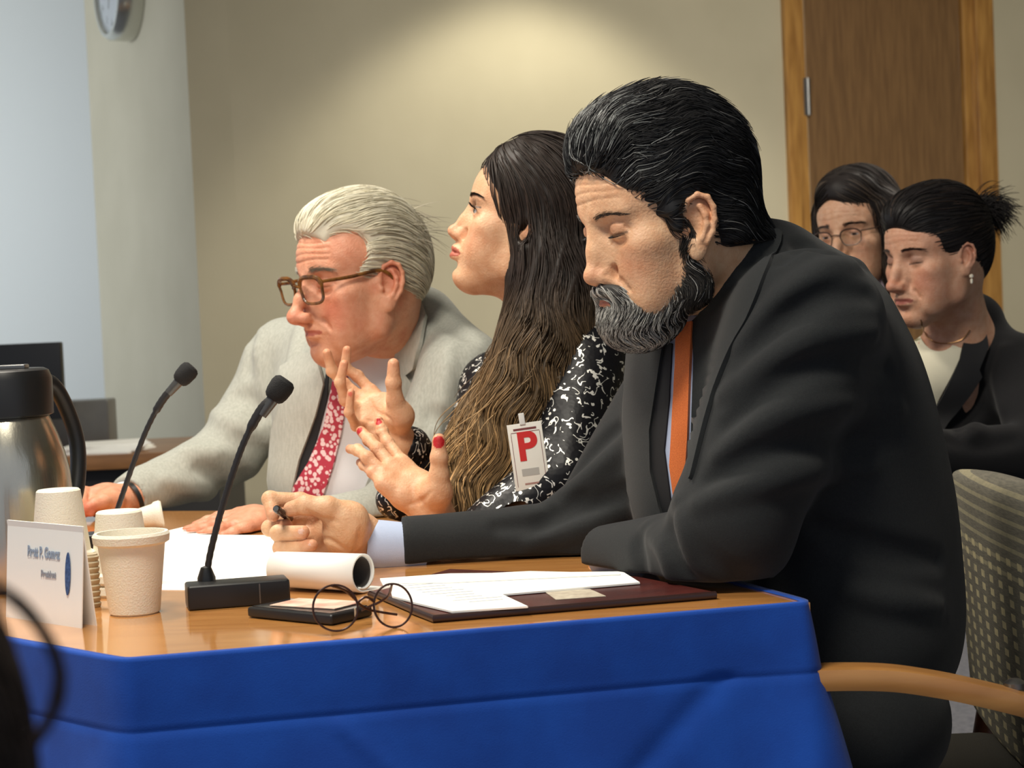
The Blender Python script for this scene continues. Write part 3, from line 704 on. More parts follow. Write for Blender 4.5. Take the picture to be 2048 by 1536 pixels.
def armrest(y, nm='armrest'):
    dy = y-2.14
    cpts = [P(1520, 1368, 2.14), P(1620, 1355, 2.14), P(1760, 1354, 2.14), P(1860, 1366, 2.14), P(1950, 1384, 2.14), P(2060, 1412, 2.15), P(2160, 1448, 2.18)]
    cpts = spline([p+np.array([0, dy, 0]) for p in cpts], 8)
    b = MB(); vs = []; n = len(cpts)
    for i, p in enumerate(cpts):
        t = vn(cpts[min(i+1, n-1)]-cpts[max(i-1, 0)]); u_ = vn(np.cross(t, [0, 1, 0])); u_ = u_ if u_[2] > 0 else -u_
        for a, c_ in ((-.022, -.9), (-.025, 0), (-.022, .9), (0, 1), (.022, .9), (.025, 0), (.022, -.9), (0, -1)): vs.append(p+np.array([0, a, 0])+u_*c_*.0125)
    fs = [(i*8+k, i*8+(k+1) % 8, (i+1)*8+(k+1) % 8, (i+1)*8+k) for i in range(n-1) for k in range(8)]+[tuple(range(8)), tuple(range((n-1)*8, n*8))]
    b.add(vs, fs); return b.build(nm, oak2, AC_, sharp=60)
armrest(2.14); armrest(2.90)
for y in (2.14, 2.90):
    MB().box((.29, y, .31), (.035, .03, .62), bev=.006).build('front_leg', oak2, AC_)
    b = MB(); b.tube([(.655, y, 0), (.66, y, .36), (.705, y, .60)], [.018, .02, .018], 14); b.build('rear_leg', wood('walnut_leg', S(104, 62, 40), S(84, 48, 30), .4), AC_)
MB().lathe([(.0001, 0), (.012, 0), (.012, .006), (.006, .01), (.0001, .01)], P(2030, 1376, 2.16), 20).build('arm_bolt', steel, AC_)

def dup_tree(root, loc, rz, label):
    r = root.copy(); COL.objects.link(r); r.location = loc; r.rotation_euler = (0, 0, rz); r.scale = (1, .64, 1); r['label'] = label; r['group'] = 'armchairs at the table'
    for ch in list(root.children):
        c_ = ch.copy(); COL.objects.link(c_); c_.parent = r
    return r
AC_['group'] = 'armchairs at the table'
dup_tree(AC_, (.33, 3.05, 0), 0, 'armchair under the person in the sequined top, hidden behind the bearded person')
dup_tree(AC_, (-.02, 3.66, 0), R_(35), 'armchair under the white-haired person at the far end of the table')
# ================================================================== PEOPLE: head, ear, hand builders
class Fr:
    """head frame: x forward, y to the person's left, z up"""
    def __init__(s, o, yaw, pitch=0, roll=0, sc_=1.0):
        a, b, c = R_(yaw), R_(pitch), R_(roll)
        f = np.array([-math.sin(a), -math.cos(a), 0]); l = np.array([math.cos(a), -math.sin(a), 0]); u = np.array([0, 0, 1.])
        f, u = f*math.cos(b)-u*math.sin(b), u*math.cos(b)+f*math.sin(b)
        l, u = l*math.cos(c)+u*math.sin(c), u*math.cos(c)-l*math.sin(c)
        s.A = np.stack([f, l, u], 1); s.o = np.asarray(o, float); s.s = sc_
    def w(s, p): return s.o+s.A@(np.asarray(p, float)*s.s)
    def loc(s, p): return ((p-s.o)@s.A)/s.s
    def d(s, v): return s.A@np.asarray(v, float)
    def ell(s, c, r, A=None): return ell(s.w(c), np.asarray(r)*s.s, s.A if A is None else s.A@A)
    def sph(s, c, r): return sph(s.w(c), r*s.s)
    def cap(s, a, b, ra, rb=None): return cap(s.w(a), s.w(b), ra*s.s, (ra if rb is None else rb)*s.s)
    def mir(s, p): return (p[0], -p[1], p[2])
def rotA(ax, deg): return np.array(Matrix.Rotation(R_(deg), 3, ax))
def head(H, F, g):
    """g: face parameters"""
    k = F.s; U = lambda f, kk=.01: H.u(f, kk*k); C = lambda f, kk=.005: H.s(f, kk*k)
    G = lambda n, d: g.get(n, d)
    def crease(pts, r, kk, world=False):
        w_ = np.array(pts) if world else np.array([F.w(q) for q in pts]); w_ = Shape(H.ops).snap(w_, 0, 3)
        for i in range(len(w_)-1): H.s(cap(w_[i], w_[i+1], r*k), kk*k)
    def both(fn):
        fn(1); fn(-1)
    U(F.ell((-.014, 0, .036), (.094, .075, .082)), .0)
    U(F.ell((.030, 0, .030), (.056, .063, .060)), .02)
    U(F.ell((.022, 0, -.045), (.060, .052*G('wid', 1), .072)), .03)
    U(F.ell((-.03, 0, -.03), (.07, .064, .06)), .03)
    jz = G('jawz', -.075); jw = G('jaww', .050)
    for s in (1, -1):
        U(F.cap((.064, s*.012, -.104), (.004, s*jw, jz), .015, .016), .022)
        U(F.cap((.004, s*jw, jz), (-.006, s*.062, -.015), .015, .014), .02)
        U(F.ell((.046, s*.046, -.022), (.026, .020, .017)), .022)
        U(F.ell((.044, s*.034, -.055), (.032, .026+G('cheek', 0), .034)), .022)
    cx = G('chin', 0)
    U(F.ell((.070+cx, 0, -.103), (.018, .021, .016)), .018)
    U(F.ell((.066, 0, -.070), (.026, .029, .026)), .016)
    U(F.cap((.050, 0, -.108), (-.01, 0, -.09), .014+G('dchin', 0), .02), .03)
    # brow and sockets
    br = G('brow', .008)
    for s in (1, -1): U(F.cap((.079, s*.010, .017), (.064, s*.044, .019), br, br*.8), .012)
    for s in (1, -1): C(F.ell((.088, s*.034, -.001), (.017, .019, .0115)), .013)
    er = .0128
    for s in (1, -1):
        e = np.array([.0645, s*.032, -.001])
        U(F.sph(e, er+.0016), .006)
        op = G('open', .5)
        if op > .05:
            h = .0055*op
            C(F.ell(e+np.array([.0125, s*.001, G('lidz', -.0005)]), (.0075, .0125, h)), .0012)
        else: # closed lid line
            crease([e+np.array([er*math.cos(q)*.95+.0012, er*math.sin(q), -.0062+.0015*abs(math.sin(q))]) for q in np.linspace(-.95, .95, 9)], .0008, .0018)
        crease([e+np.array([(er+.001)*math.cos(q)*.86, (er+.001)*math.sin(q), er*.70-.002*abs(math.sin(q))]) for q in np.linspace(-1.1, 1.1, 9)], .0007, .0025)
        if G('bag', 0):
            crease([e+np.array([.012*math.cos(q), .015*math.sin(q), -.0125-.0025*math.cos(q)]) for q in np.linspace(-1.0, 1.1, 9)], .0008*G('bag', 0), .005)
            crease([e+np.array([.006, s*(.016+.006*t), .001-.004*(t-.5)]) for t in np.linspace(0, 1, 4)], .0006, .003)
    # nose
    nl = G('nosel', 1.0); npj = G('nosep', 0); nb = G('nbridge', 0); nz = G('nosez', 0)
    tip = np.array([.1085+npj, 0, -.040*nl+nz])
    U(F.ell((.080, 0, -.030), (.014, .0165, .030)), .014)
    U(F.cap((.0815+nb, 0, .008), (.0955+npj*.6+nb, 0, -.018*nl), .0062, .0075), .010)
    U(F.cap((.0955+npj*.6+nb, 0, -.018*nl), tip-np.array([.001, 0, 0]), .0075, .0082*G('ntip', 1)), .008)
    U(F.sph(tip, .0092*G('ntip', 1)), .006)
    for s in (1, -1):
        U(F.ell(tip+np.array([-.0130, s*.0108*G('nw', 1), -.004]), (.0115, .0066, .0078)), .008)
        C(F.ell(tip+np.array([-.0075, s*.0068, -.0115]), (.0055, .0032, .0038)), .0025)
        C(F.ell(tip+np.array([-.0215, s*.0200*G('nw', 1), -.001]), (.006, .0025, .007)), .007)
    U(F.cap(tip+np.array([-.004, 0, -.008]), tip+np.array([-.016, 0, -.014]), .0042, .0045), .005)
    # lips
    lf = G('lip', 1.0); mz = G('mz', 0); px = G('pout', 0); mw = G('mw', 1)
    up = [(.0925+px, 0, -.0655+mz), (.0905+px, .010, -.0658+mz), (.081+px*.5, .0245*mw, -.0712+mz)]
    lo = [(.0915+px, 0, -.0775+mz), (.089+px, .010, -.0770+mz), (.080+px*.5, .022*mw, -.0730+mz)]
    sl = [(.0975+px, 0, -.0712+mz), (.0945+px, .011, -.0715+mz), (.083+px*.5, .0265*mw, -.0730+mz+G('frown', 0))]
    for s in (1, -1):
        y = lambda p: (p[0], s*p[1], p[2])
        U(F.cap(y(up[0]), y(up[1]), .0048*lf, .0044*lf), .006); U(F.cap(y(up[1]), y(up[2]), .0044*lf, .002), .006)
        U(F.cap(y(lo[0]), y(lo[1]), .0058*lf, .0054*lf), .006); U(F.cap(y(lo[1]), y(lo[2]), .0054*lf, .002), .006)
        C(F.cap(y(sl[0]), y(sl[1]), .0012+G('mopen', 0), .0012+G('mopen', 0)*.8), .0025); C(F.cap(y(sl[1]), y(sl[2]), .0012+G('mopen', 0)*.8, .0010), .0025)
    C(F.ell((.0935+px, 0, -.0905), (.009, .018, .0055)), .010)
    if G('age', 0):
        a_ = G('age', 0)
        for s in (1, -1):
            L = [(.092, s*.020, -.046), (.084, s*.030, -.056), (.075, s*.036, -.068), (.066, s*.037, -.080)]
            crease(L, .0012*a_, .007); crease([(.078, s*.031, -.078), (.070, s*.034, -.086), (.066, s*.034, -.094)], .0011*a_, .006)
            U(F.ell((.052, s*.040, -.085), (.022, .012, .02)), .018)
        for i, z in enumerate((.034, .043, .052, .060)):
            crease([(.0865-.0022*i-abs(q)**2*9, q, z+.002*math.sin(q*70+i)) for q in np.linspace(-.045, .045, 9)], .0004*a_, .0026)
    # ears
    for s in (1, -1):
        E = F.w((G('earx', -.014), s*.0715, G('earz', -.008)))
        A = F.A@rotA('Y', G('eart', -12))
        A = np.stack([A[:, 0], A[:, 1]*s, A[:, 2]], 1); fl = R_(G('flare', 20))
        ax = A[:, 0]*math.cos(fl)-A[:, 1]*math.sin(fl); ay = A[:, 1]*math.cos(fl)+A[:, 0]*math.sin(fl)
        A = np.stack([ax, ay, A[:, 2]], 1); es = G('ears', 1.0)*k
        q = lambda p: E+A@(np.asarray(p)*es)
        el = lambda c, r: ell(q(c), np.asarray(r)*es, A)
        H.u(el((-.001, .003, .003), (.0165, .0068, .029)), .005*k)
        H.u(el((-.001, .004, -.022), (.0092, .0048, .0115)), .006*k)
        H.s(el((.0015, .012, .003), (.0115, .0082, .0185)), .003*k)
        H.s(el((.004, .0085, -.003), (.0075, .0075, .0085)), .003*k)
        hx = [(.012, .004, .002), (.0135, .007, .014), (.010, .0095, .024), (.001, .0115, .0300), (-.009, .0118, .0275), (-.0150, .011, .018), (-.0165, .010, .006), (-.0148, .009, -.006), (-.0095, .008, -.016)]
        for i in range(len(hx)-1): H.u(cap(q(hx[i]), q(hx[i+1]), .0028*es), .0022*k)
        ah = [(-.002, .0085, .019), (-.0075, .0095, .010), (-.0085, .0095, .001), (-.0058, .0088, -.0085)]
        for i in range(3): H.u(cap(q(ah[i]), q(ah[i+1]), .0026*es), .004*k)
        H.u(sph(q((.0105, .006, -.005)), .0042*es), .004*k); H.u(sph(q((-.004, .0078, -.0125)), .0034*es), .004*k)
def skincol(F, g, base, ruddy, lipc, browc=None, tips=(), knuck=()):
    base, ruddy, lipc = map(np.array, (base, ruddy, lipc))
    tip = np.array([.1085+g.get('nosep', 0), 0, -.040*g.get('nosel', 1)+g.get('nosez', 0)])
    mz = g.get('mz', 0); px = g.get('pout', 0)
    def f(p):
        q = F.loc(p); y = np.abs(q[:, 1]); c = np.tile(base, (len(p), 1))
        def bl(m, col): nonlocal c; c = c*(1-m[:, None])+np.asarray(col)*m[:, None]
        rd = g.get('rud', .6)
        bl(rd*np.exp(-(((q[:, 0]-.06)/.03)**2+((y-.042)/.02)**2+((q[:, 2]+.040)/.022)**2)), ruddy)
        bl(rd*.9*np.exp(-(((q-tip)/np.array([.016, .016, .014]))**2).sum(1)), ruddy)
        bl(rd*.8*np.exp(-(((q[:, 0]+.014)/.022)**2+((y-.083)/.012)**2+((q[:, 2]+.0)/.035)**2)), ruddy)
        bl(rd*.35*(lump(q, 55)*.5+.5)*(q[:, 0] > -.02), ruddy)
        bl(.35*np.clip(lump(q, 160, 12, 3)-.15, 0, 1)*g.get('mottle', .5), ruddy)
        e = np.exp(-(((q[:, 0]-.076)/.02)**2+((y-.033)/.018)**2+((q[:, 2]-g.get('shz', .004))/.011)**2)); bl(g.get('eyesh', .3)*e, g.get('eyecol', ruddy*.6))
        for t_ in tips: bl(.62*np.exp(-(((p-t_)/.012)**2).sum(1)), ruddy)
        for t_ in knuck: bl(.40*np.exp(-(((p-t_)/.010)**2).sum(1)), ruddy)
        # lips
        mw = g.get('mw', 1); hh = .0078*g.get('lip', 1)*np.sqrt(np.clip(1-(y/(.0255*mw))**2, 0, 1))
        li = (np.abs(q[:, 2]+.0713-mz) < hh) & (q[:, 0] > .074) & (y < .0255*mw)
        bl(li*.85, lipc)
        # lash / lid line
        if g.get('lash', 0):
            ez = g.get('lashz', .0045); m = np.exp(-(((q[:, 2]-ez-.08*(y-.03))/.0013)**2))*(y > .020)*(y < .048)*(q[:, 0] > .066)
            bl(np.clip(m*g['lash'], 0, 1), (.012, .009, .008))
        return np.clip(c, 0, 1)
    return f
def eyes(F, par, iris=(.03, .02, .012), gaze=(0, 0), pupil=True):
    for s in (1, -1):
        c = F.w((.0645, s*.032, -.001)); k = F.s
        dirv = vn(F.d((1, math.tan(R_(gaze[0])), math.tan(R_(gaze[1]))))); A = axes_from(dirv, (0, 0, 1)); AX = np.stack([A[:, 1], A[:, 2], A[:, 0]], 1)
        r = .0125*k; pr = [(r*math.sin(t)+1e-5, r*math.cos(t)*(1.0) + (.0012*k if t < .35 else 0)*(1-(t/.35)**2 if t < .35 else 0)) for t in np.linspace(0, math.pi, 40)]
        n = 40; vs = [c+AX@np.array([a*math.cos(2*math.pi*j/n), a*math.sin(2*math.pi*j/n), z]) for a, z in pr for j in range(n)]
        fs = [(i*n+j, i*n+(j+1) % n, (i+1)*n+(j+1) % n, (i+1)*n+j) for i in range(len(pr)-1) for j in range(n)]
        col = []
        for i in range(40):
            t = math.pi*i/39; cc_ = (.004, .004, .004) if t < .19 else (iris if t < .45 else (.55, .50, .46)); col += [cc_]*n
        mesh('eye', vs, fs, mat('eyeball', (1, 1, 1), .12, attr=True, spec=.6), par, col=np.array(col))
def hand(H, wrist, mcp, fingers, thumb, pr=.0135, fr=(.0095, .0088, .0078, .0068), k=.010, wr=.024, scale=1.0, thr=(.0165, .0125, .0105, .009), webk=.008):
    """wrist point, four knuckles, fingers = four lists of three more joints, thumb = four joints; smooth solid"""
    wrist = np.asarray(wrist); sc = scale
    mid = (np.asarray(mcp[1])+np.asarray(mcp[2]))/2
    wd_ = vn(np.asarray(mcp[0])-np.asarray(mcp[3]))
    w4 = [wrist+wd_*(.013-.0085*i)*sc for i in range(4)]
    for i in range(4):
        H.u(cap(w4[i], mcp[i], pr*sc*1.05, pr*sc*.80), .014)
    for i in range(3):
        a = w4[i]*.45+np.asarray(mcp[i])*.55; b_ = w4[i+1]*.45+np.asarray(mcp[i+1])*.55
        H.u(cap(a, b_, pr*sc*.95), .014)
        H.u(cap(np.asarray(mcp[i])*.85+w4[i]*.15, np.asarray(mcp[i+1])*.85+w4[i+1]*.15, pr*sc*.62), .010)
    # each finger is blended as its own chain so that neighbours stay apart
    def chainf(pts, rr, kk=.004):
        sub = Shape()
        for i in range(len(pts)-1): sub.u(cap(pts[i], pts[i+1], rr[i], rr[i+1]), kk)
        for i in range(1, len(pts)-1): sub.u(sph(pts[i], rr[i]*1.02), kk)
        lo, hi = bounds(pts, .03); cc = (lo+hi)/2; R = float(np.linalg.norm(hi-lo)/2)
        def f(p):
            d = np.sqrt(((p-cc)**2).sum(1))-R; out = np.maximum(d, 0)+.01; nr = d < 0.02
            if nr.any(): out[nr] = evalops(sub.ops, p[nr])
            return out
        return f
    H.tips = getattr(H, 'tips', [])+[np.asarray(f[-1]) for f in fingers]+[np.asarray(thumb[-1])]; H.kn = getattr(H, 'kn', [])+[np.asarray(f[0]) for f in fingers]+[np.asarray(m_) for m_ in mcp]+[np.asarray(thumb[2])]
    for i, fg in enumerate(fingers):
        s_ = (1.0, 1.04, .98, .86)[i]*sc; pts = [np.asarray(mcp[i])]+[np.asarray(q) for q in fg]
        H.u(chainf(pts, [fr[0]*s_*1.10, fr[0]*s_*1.0, fr[1]*s_*.98, fr[3]*s_*1.08]), .0035)
    tp = [np.asarray(q) for q in thumb]
    H.u(cap(wrist+(tp[0]-wrist)*.35, tp[0], pr*sc, thr[0]*sc), .016)
    H.u(cap(tp[0], (np.asarray(mcp[0])*.55+wrist*.45), thr[0]*sc*.95, pr*sc*.8), .016)
    H.u(cap(tp[0], tp[1], thr[0]*sc, thr[1]*sc), .014)
    H.u(chainf(tp[1:], [thr[1]*sc, thr[2]*sc, thr[3]*sc]), .006)
skinM = mat('skin', (1, 1, 1), .48, c2=(.90, .80, .74), nscale=75, detail=8, attr=True, sss=.12, bump=.42, bscale=330, spec=.42)
hairM = mat('hair', (1, 1, 1), .52, attr=True, spec=.30)
def hair_object(name, parts, par, m_=None):
    V, F, C = joinmesh(parts); return mesh(name, V, F, m_ or hairM, par, col=C)
def dup_col(c, n, var, rng, mix=None, pm=.0):
    """per-strand colours around c; a share pm takes colour mix"""
    out = np.asarray(c)[None]*(1+rng.normal(0, var, (n, 1)))
    if mix is not None:
        m_ = rng.random(n) < pm; out[m_] = np.asarray(mix)[None]*(1+rng.normal(0, var, (m_.sum(), 1)))
    return np.clip(out, 0.001, 1)
def scalp_roots(shape, F, n, cond, rng, off=0):
    pts = []
    while sum(len(p) for p in pts) < n:
        d = rng.normal(0, 1, (n*2, 3)); d /= np.linalg.norm(d, axis=1, keepdims=True)
        q = np.array([-.01, 0, .02])+d*.09; q = q[cond(q)]
        pts.append(q)
    q = np.concatenate(pts)[:n]; p = F.o+(q*F.s)@F.A.T
    return shape.snap(p, off, 5)
# ================================================================== THE BEARDED MAN
suitm = mat('charcoal_suit', S(33, 36, 37), .8, c2=S(28, 30, 32), nscale=500, bump=.35, bscale=1300, sheen=.10, spec=.25)
suitl = mat('charcoal_lapel', S(40, 43, 44), .8, c2=S(35, 38, 39), nscale=500, bump=.3, bscale=1300, sheen=.12, spec=.25)
def leg_shape(hip, knee, foot, r=(.095, .07, .05)):
    L = Shape(); L.u(cap(hip, knee, r[0], r[1]), .03); L.u(cap(knee, foot, r[1], r[2]), .02); return L
def shoes(par, feet, m_, d=(-1, 0, 0)):
    for f in feet:
        f = np.asarray(f); d_ = vn(d); sh = Shape(); sh.u(cap(f+np.array([0, 0, .045])-d_*.02, f+np.array([0, 0, .035])+d_*.16, .042, .034), .01)
        sh.i(bx(f+d_*.07+np.array([0, 0, .06]), (.2, .2, .058)), .008)
        lo, hi = bounds([f-.12, f+d_*.2+.12], .03); lo[2] = -.02; sdf_mesh('shoe', sh, lo, hi, .006, m_, par)
def seated(par, jack_hip, name, m_, knees_dx, D0, side, foot_z=.045, floor_seat=.5, shoe=None, y=(-.11, .11)):
    tr = Shape(); feet = []
    for dy in y:
        hip = np.array([jack_hip[0], jack_hip[1]+dy, floor_seat+.05]); kn = hip+np.array([knees_dx, 0, -.02]); ft = np.array([kn[0]+.02, kn[1], .10])
        tr.u(cap(hip, kn, .095, .068), .03); tr.u(cap(kn, ft, .068, .055), .02); feet.append(np.array([ft[0], ft[1], 0]))
    lo, hi = bounds([jack_hip+np.array([0, 0, 0]), feet[0], feet[1], np.array([jack_hip[0], jack_hip[1], floor_seat])], .2); lo[2] = .0; hi[2] = floor_seat+.25
    sdf_mesh(name, tr, lo, hi, .008, m_, par); shoes(par, feet, shoe or black)
    return feet
MAN = thing('person', P(1690, 1300, 2.47)*np.array([1, 1, 0]), 'bearded person in charcoal suit and orange tie, looking down, holding a pen', 'person', None)
gM = dict(open=0, nosel=1.13, nosep=-.009, nbridge=-.001, brow=.0085, lip=.75, mz=-.004, age=.45, rud=.5, earx=-.002, earz=-.018, eart=-16, ears=1.12, lash=.8, lashz=-.0065, eyesh=.45, wid=1.0, bag=1)
sM = 1.06
def ear_frame(u, v, d, yaw, pitch, roll, s, g):
    f = Fr((0, 0, 0), yaw, pitch, roll, s); e = np.array([g.get('earx', -.014), .0715, g.get('earz', -.008)])
    return Fr(P(u, v, d)-f.A@(e*s), yaw, pitch, roll, s)
FM = ear_frame(1392, 452, 2.31, 65, 13, 0, sM, gM)
# --- body: one surface from head to pen hand
HM = Shape(); head(HM, FM, gM)
HM.u(cap(FM.w((-.035, 0, -.02)), P(1545, 640, 2.46), .062, .072), .03)
HM.chain([P(1545, 640, 2.46), P(1660, 900, 2.47), P(1700, 1250, 2.47)], [.075, .10, .11], .03)
HM.chain([P(1400, 720, 2.66), P(1180, 1060, 2.62), P(800, 1098, 2.58)], [.045, .026, .024], .01)
HM.chain([P(1500, 700, 2.52), P(1400, 720, 2.66)], .05, .02)
HM.chain([P(1600, 700, 2.4), P(1640, 650, 2.29), P(1455, 1080, 2.26), P(1262, 1114, 2.42)], [.05, .05, .03, .024], .01)
# pen hand (his right, far arm): back towards the sleeve, fingers to the left
W0 = P(718, 1072, 2.57)
mcp = PL((668, 1012, 2.535), (640, 1030, 2.525), (640, 1068, 2.52), (655, 1100, 2.53))
fing = [PL((590, 1000, 2.565), (535, 1000, 2.555), (548, 1026, 2.54)),
        PL((585, 1030, 2.60), (528, 1040, 2.58), (550, 1050, 2.545)),
        PL((575, 1080, 2.56), (552, 1062, 2.51), (600, 1062, 2.485)),
        PL((590, 1112, 2.56), (562, 1088, 2.50), (622, 1090, 2.475))]
mcp = PL((660, 1016, 2.57), (632, 1034, 2.59), (632, 1064, 2.585), (645, 1098, 2.57))
fing = [PL((600, 1002, 2.565), (540, 998, 2.555), (546, 1030, 2.54)),
        PL((585, 1040, 2.60), (540, 1056, 2.57), (572, 1052, 2.545)),
        PL((582, 1076, 2.575), (556, 1066, 2.525), (606, 1064, 2.502)),
        PL((590, 1108, 2.57), (560, 1096, 2.525), (624, 1090, 2.497))]
thumb = PL((700, 1040, 2.535), (655, 1016, 2.52), (612, 1010, 2.52), (582, 1018, 2.53))
hand(HM, W0, mcp, fing, thumb, pr=.0155, fr=(.0105, .0098, .0092, .0080), scale=1.0, thr=(.019, .0145, .0120, .0098))
HM.u(ell(P(686, 1070, 2.535), (.026, .018, .026)), .02)
HM.u(cap(P(800, 1098, 2.58), W0, .024, .0255), .015)
# near hand, folded behind the sleeve end
W1 = P(1262, 1114, 2.42)
hand(HM, W1, PL((1215, 1118, 2.47), (1214, 1132, 2.475), (1218, 1146, 2.48), (1226, 1152, 2.47)), [PL((1190, 1132, 2.50), (1196, 1140, 2.48), (1206, 1142, 2.47)), PL((1192, 1142, 2.50), (1198, 1148, 2.48), (1208, 1150, 2.47)), PL((1196, 1150, 2.50), (1202, 1154, 2.48), (1212, 1155, 2.47)), PL((1206, 1152, 2.50), (1212, 1156, 2.48), (1220, 1156, 2.47))], PL((1238, 1104, 2.44), (1216, 1106, 2.46), (1204, 1114, 2.47), (1200, 1124, 2.48)), pr=.012)
lo, hi = bounds([FM.o+.0, P(520, 1100, 2.55), P(1720, 1300, 2.47), P(1640, 700, 2.29), P(1500, 300, 2.45)], .14)
skc = skincol(FM, gM, S(226, 186, 148), S(206, 128, 98), S(168, 100, 88), tips=HM.tips, knuck=HM.kn)
def nails(base, tips, col=(.72, .48, .40)):
    def f(p):
        c = base(p)
        for (a, n_, r) in tips:
            q = p-a; m_ = np.sqrt((q*q).sum(1)) < r; c[m_] = col
        return c
    return f
nl = [(P(598, 1062, 2.49), 0, .0065), (P(616, 1089, 2.485), 0, .0060)]
on_table(HM); HM.s(bx((.06, 2.27, .75), (.22, .16, .0125)), .002); HM.fold([(640, 1078), (662, 1082), (690, 1100)], .003, .001, .004, True); HM.fold([(612, 1022), (640, 1038), (672, 1044)], .003, .0015, .005, True); HM.fold([(700, 1120), (718, 1090), (722, 1060)], .003, .002, .006, True)
bodyM = sdf_mesh('body', HM, lo, hi, .0016, skinM, MAN, nails(skc, nl))
eyes(FM, MAN)
# --- hair
rg = np.random.default_rng(11)
hs = Shape()
hs.u(FM.ell((-.018, 0, .047), (.106, .0835, .096)), 0)
hs.u(FM.ell((.027, 0, .088), (.056, .060, .045)), .02)
hs.u(FM.ell((-.055, 0, .030), (.068, .074, .075)), .02)
hs.u(FM.cap((-.045, 0, -.01), (-.060, 0, -.070), .068, .0715), .02)
for s in (1, -1): hs.u(FM.ell((-.050, s*.044, -.018), (.036, .037, .052)), .012)
for s in (1, -1): hs.u(FM.cap((.022, s*.071, .012), (.018, s*.0715, -.020), .010, .006), .01)
hs.s(FM.ell((.112, 0, -.014), (.076, .12, .090)), .008)
for s in (1, -1): hs.s(FM.ell((.042, s*.09, -.050), (.036, .05, .042)), .006)
for s in (1, -1): hs.s(FM.ell((-.001, s*.092, -.018), (.019, .030, .033)), .004)
hs.s(FM.ell((.056, 0, -.095), (.066, .10, .085)), .008); hs.s(bx(FM.w((-.04, 0, -.048-.1)), np.array((.2, .2, .1))*FM.s, FM.A@rotA('Y', -8)), .008)
hs0 = Shape(hs.ops)
def comb(F, dirl, fr=420, amp=.0012):
    ax = np.asarray(dirl[0]); 
    def f(p):
        q = F.loc(p); return amp*np.sin(q@ax*fr+3*np.sin(q[:, 0]*30)+4*lump(q, 25))+amp*.8*np.sin(q@ax*fr*.41+2)
    return f
hs.d(comb(FM, [(0.25, .35, .9)], 300, .0012)); hs.d(lambda p: .0022*lump(FM.loc(p)*np.array([.35, 1, 1]), 110, 8, 4)-.0045*np.clip(lump(FM.loc(p)*np.array([.6, 1, 1]), 75, 8, 9), -.2, 1)*np.clip((FM.loc(p)[:, 2]-.05)*25, 0, 1))
lo, hi = bounds([FM.o-.13, FM.o+.16], .04)
v, q = surf(hs.ops, lo, hi, .0022)
parts = [(v, np.array(q), np.tile(np.array([.012, .012, .013]), (len(v), 1)))]
parts = [(v, q[:, [0, 1, 2, 3]], parts[0][2])]
def quad2(parts):  # all strand faces are quads as well
    return parts
def mdir(p):
    q = FM.loc(p); d = np.zeros_like(q); d[:, 0] = -1; d[:, 2] = np.where(q[:, 0] > .05, .55, 0)-np.clip((-q[:, 0])*9, -.2, 1.0)-np.clip((.06-q[:, 2])*5, 0, .35)
    d[:, 2] += .35*np.sin(q[:, 0]*70+q[:, 1]*60+5*q[:, 2]*10); d[:, 1] += .15*np.sin(q[:, 0]*90+q[:, 2]*50)
    return d@FM.A.T
n = 3000
frontv = v[(FM.loc(v)[:, 0] > .045)]; v0 = np.concatenate([v[rg.choice(len(v), n)], frontv[rg.choice(len(frontv), 900)]])
ok = hs0(v0) > -.004; v0 = v0[ok]
ln = grow(hs0, hs0.snap(v0, .0005), mdir, 9, .0062, lambda s: .0008+.0036*math.sin(s*2.6), rg, .27)
fw = v[(FM.loc(v)[:, 2] > .07)]; st = hs0.snap(fw[rg.choice(len(fw), 260)], .002); fl = grow(hs0, st, mdir, 9, .0058, lambda s: .0015+.0065*s, rg, .45); ln = np.concatenate([ln, fl]); v0 = np.concatenate([v0, st])
qf = FM.loc(v0); greyish = np.clip((qf[:, 0]-.02)*10, 0, 1)*(np.abs(qf[:, 2]-.09) < .045)
cols = dup_col((.016, .016, .017), len(v0), .25, rg, (.16, .16, .155), .05)
m_ = rg.random(len(v0)) < greyish*.45; cols[m_] = np.array((.20, .21, .205))*(1+rg.normal(0, .3, (m_.sum(), 1))); cols = np.clip(cols, .002, 1)
sv, sf, scl = strand_mesh(ln, .00075, cols); parts.append((sv, sf, scl))
hair_object('hair', parts, MAN)
# --- beard
bs = Shape()
bs.u(FM.ell((.066, 0, -.104), (.034, .034, .030)), 0)
bs.u(FM.ell((.044, 0, -.106), (.040, .040, .032)), .02)
for s in (1, -1):
    bs.u(FM.cap((.058, s*.018, -.106), (.010, s*.050, -.082), .025, .019), .02)
    bs.u(FM.cap((.010, s*.0515, -.085), (.006, s*.062, -.040), .018, .011), .015)
    bs.u(FM.cap((.006, s*.066, -.035), (.012, s*.070, -.012), .009, .006), .012)
    bs.u(FM.cap((.080, s*.022, -.076), (.070, s*.030, -.100), .009, .012), .010)
    bs.u(FM.cap((.0935, s*.004, -.0625), (.083, s*.022, -.070), .0065, .0075), .006)
    bs.s(FM.ell((.062, s*.052, -.050), (.042, .026, .030)), .006)
bs.s(FM.ell((.107, 0, -.078), (.020, .014, .0042)), .003)
bs0 = Shape(bs.ops); bs.d(lambda p: .0035*lump(FM.loc(p)*np.array([1, 1, .45]), 120, 10, 2)+.0012*lump(FM.loc(p), 420, 10, 5))
v, q = surf(bs.ops, FM.o-.2, FM.o+.17, .0024)
bc = FM.loc(v); sidedark = np.clip((.055-bc[:, 0])*28, 0, 1)[:, None]
parts = [(v, q, np.array([.050, .048, .045])*(1-sidedark)+np.array([.016, .015, .014])*sidedark)]
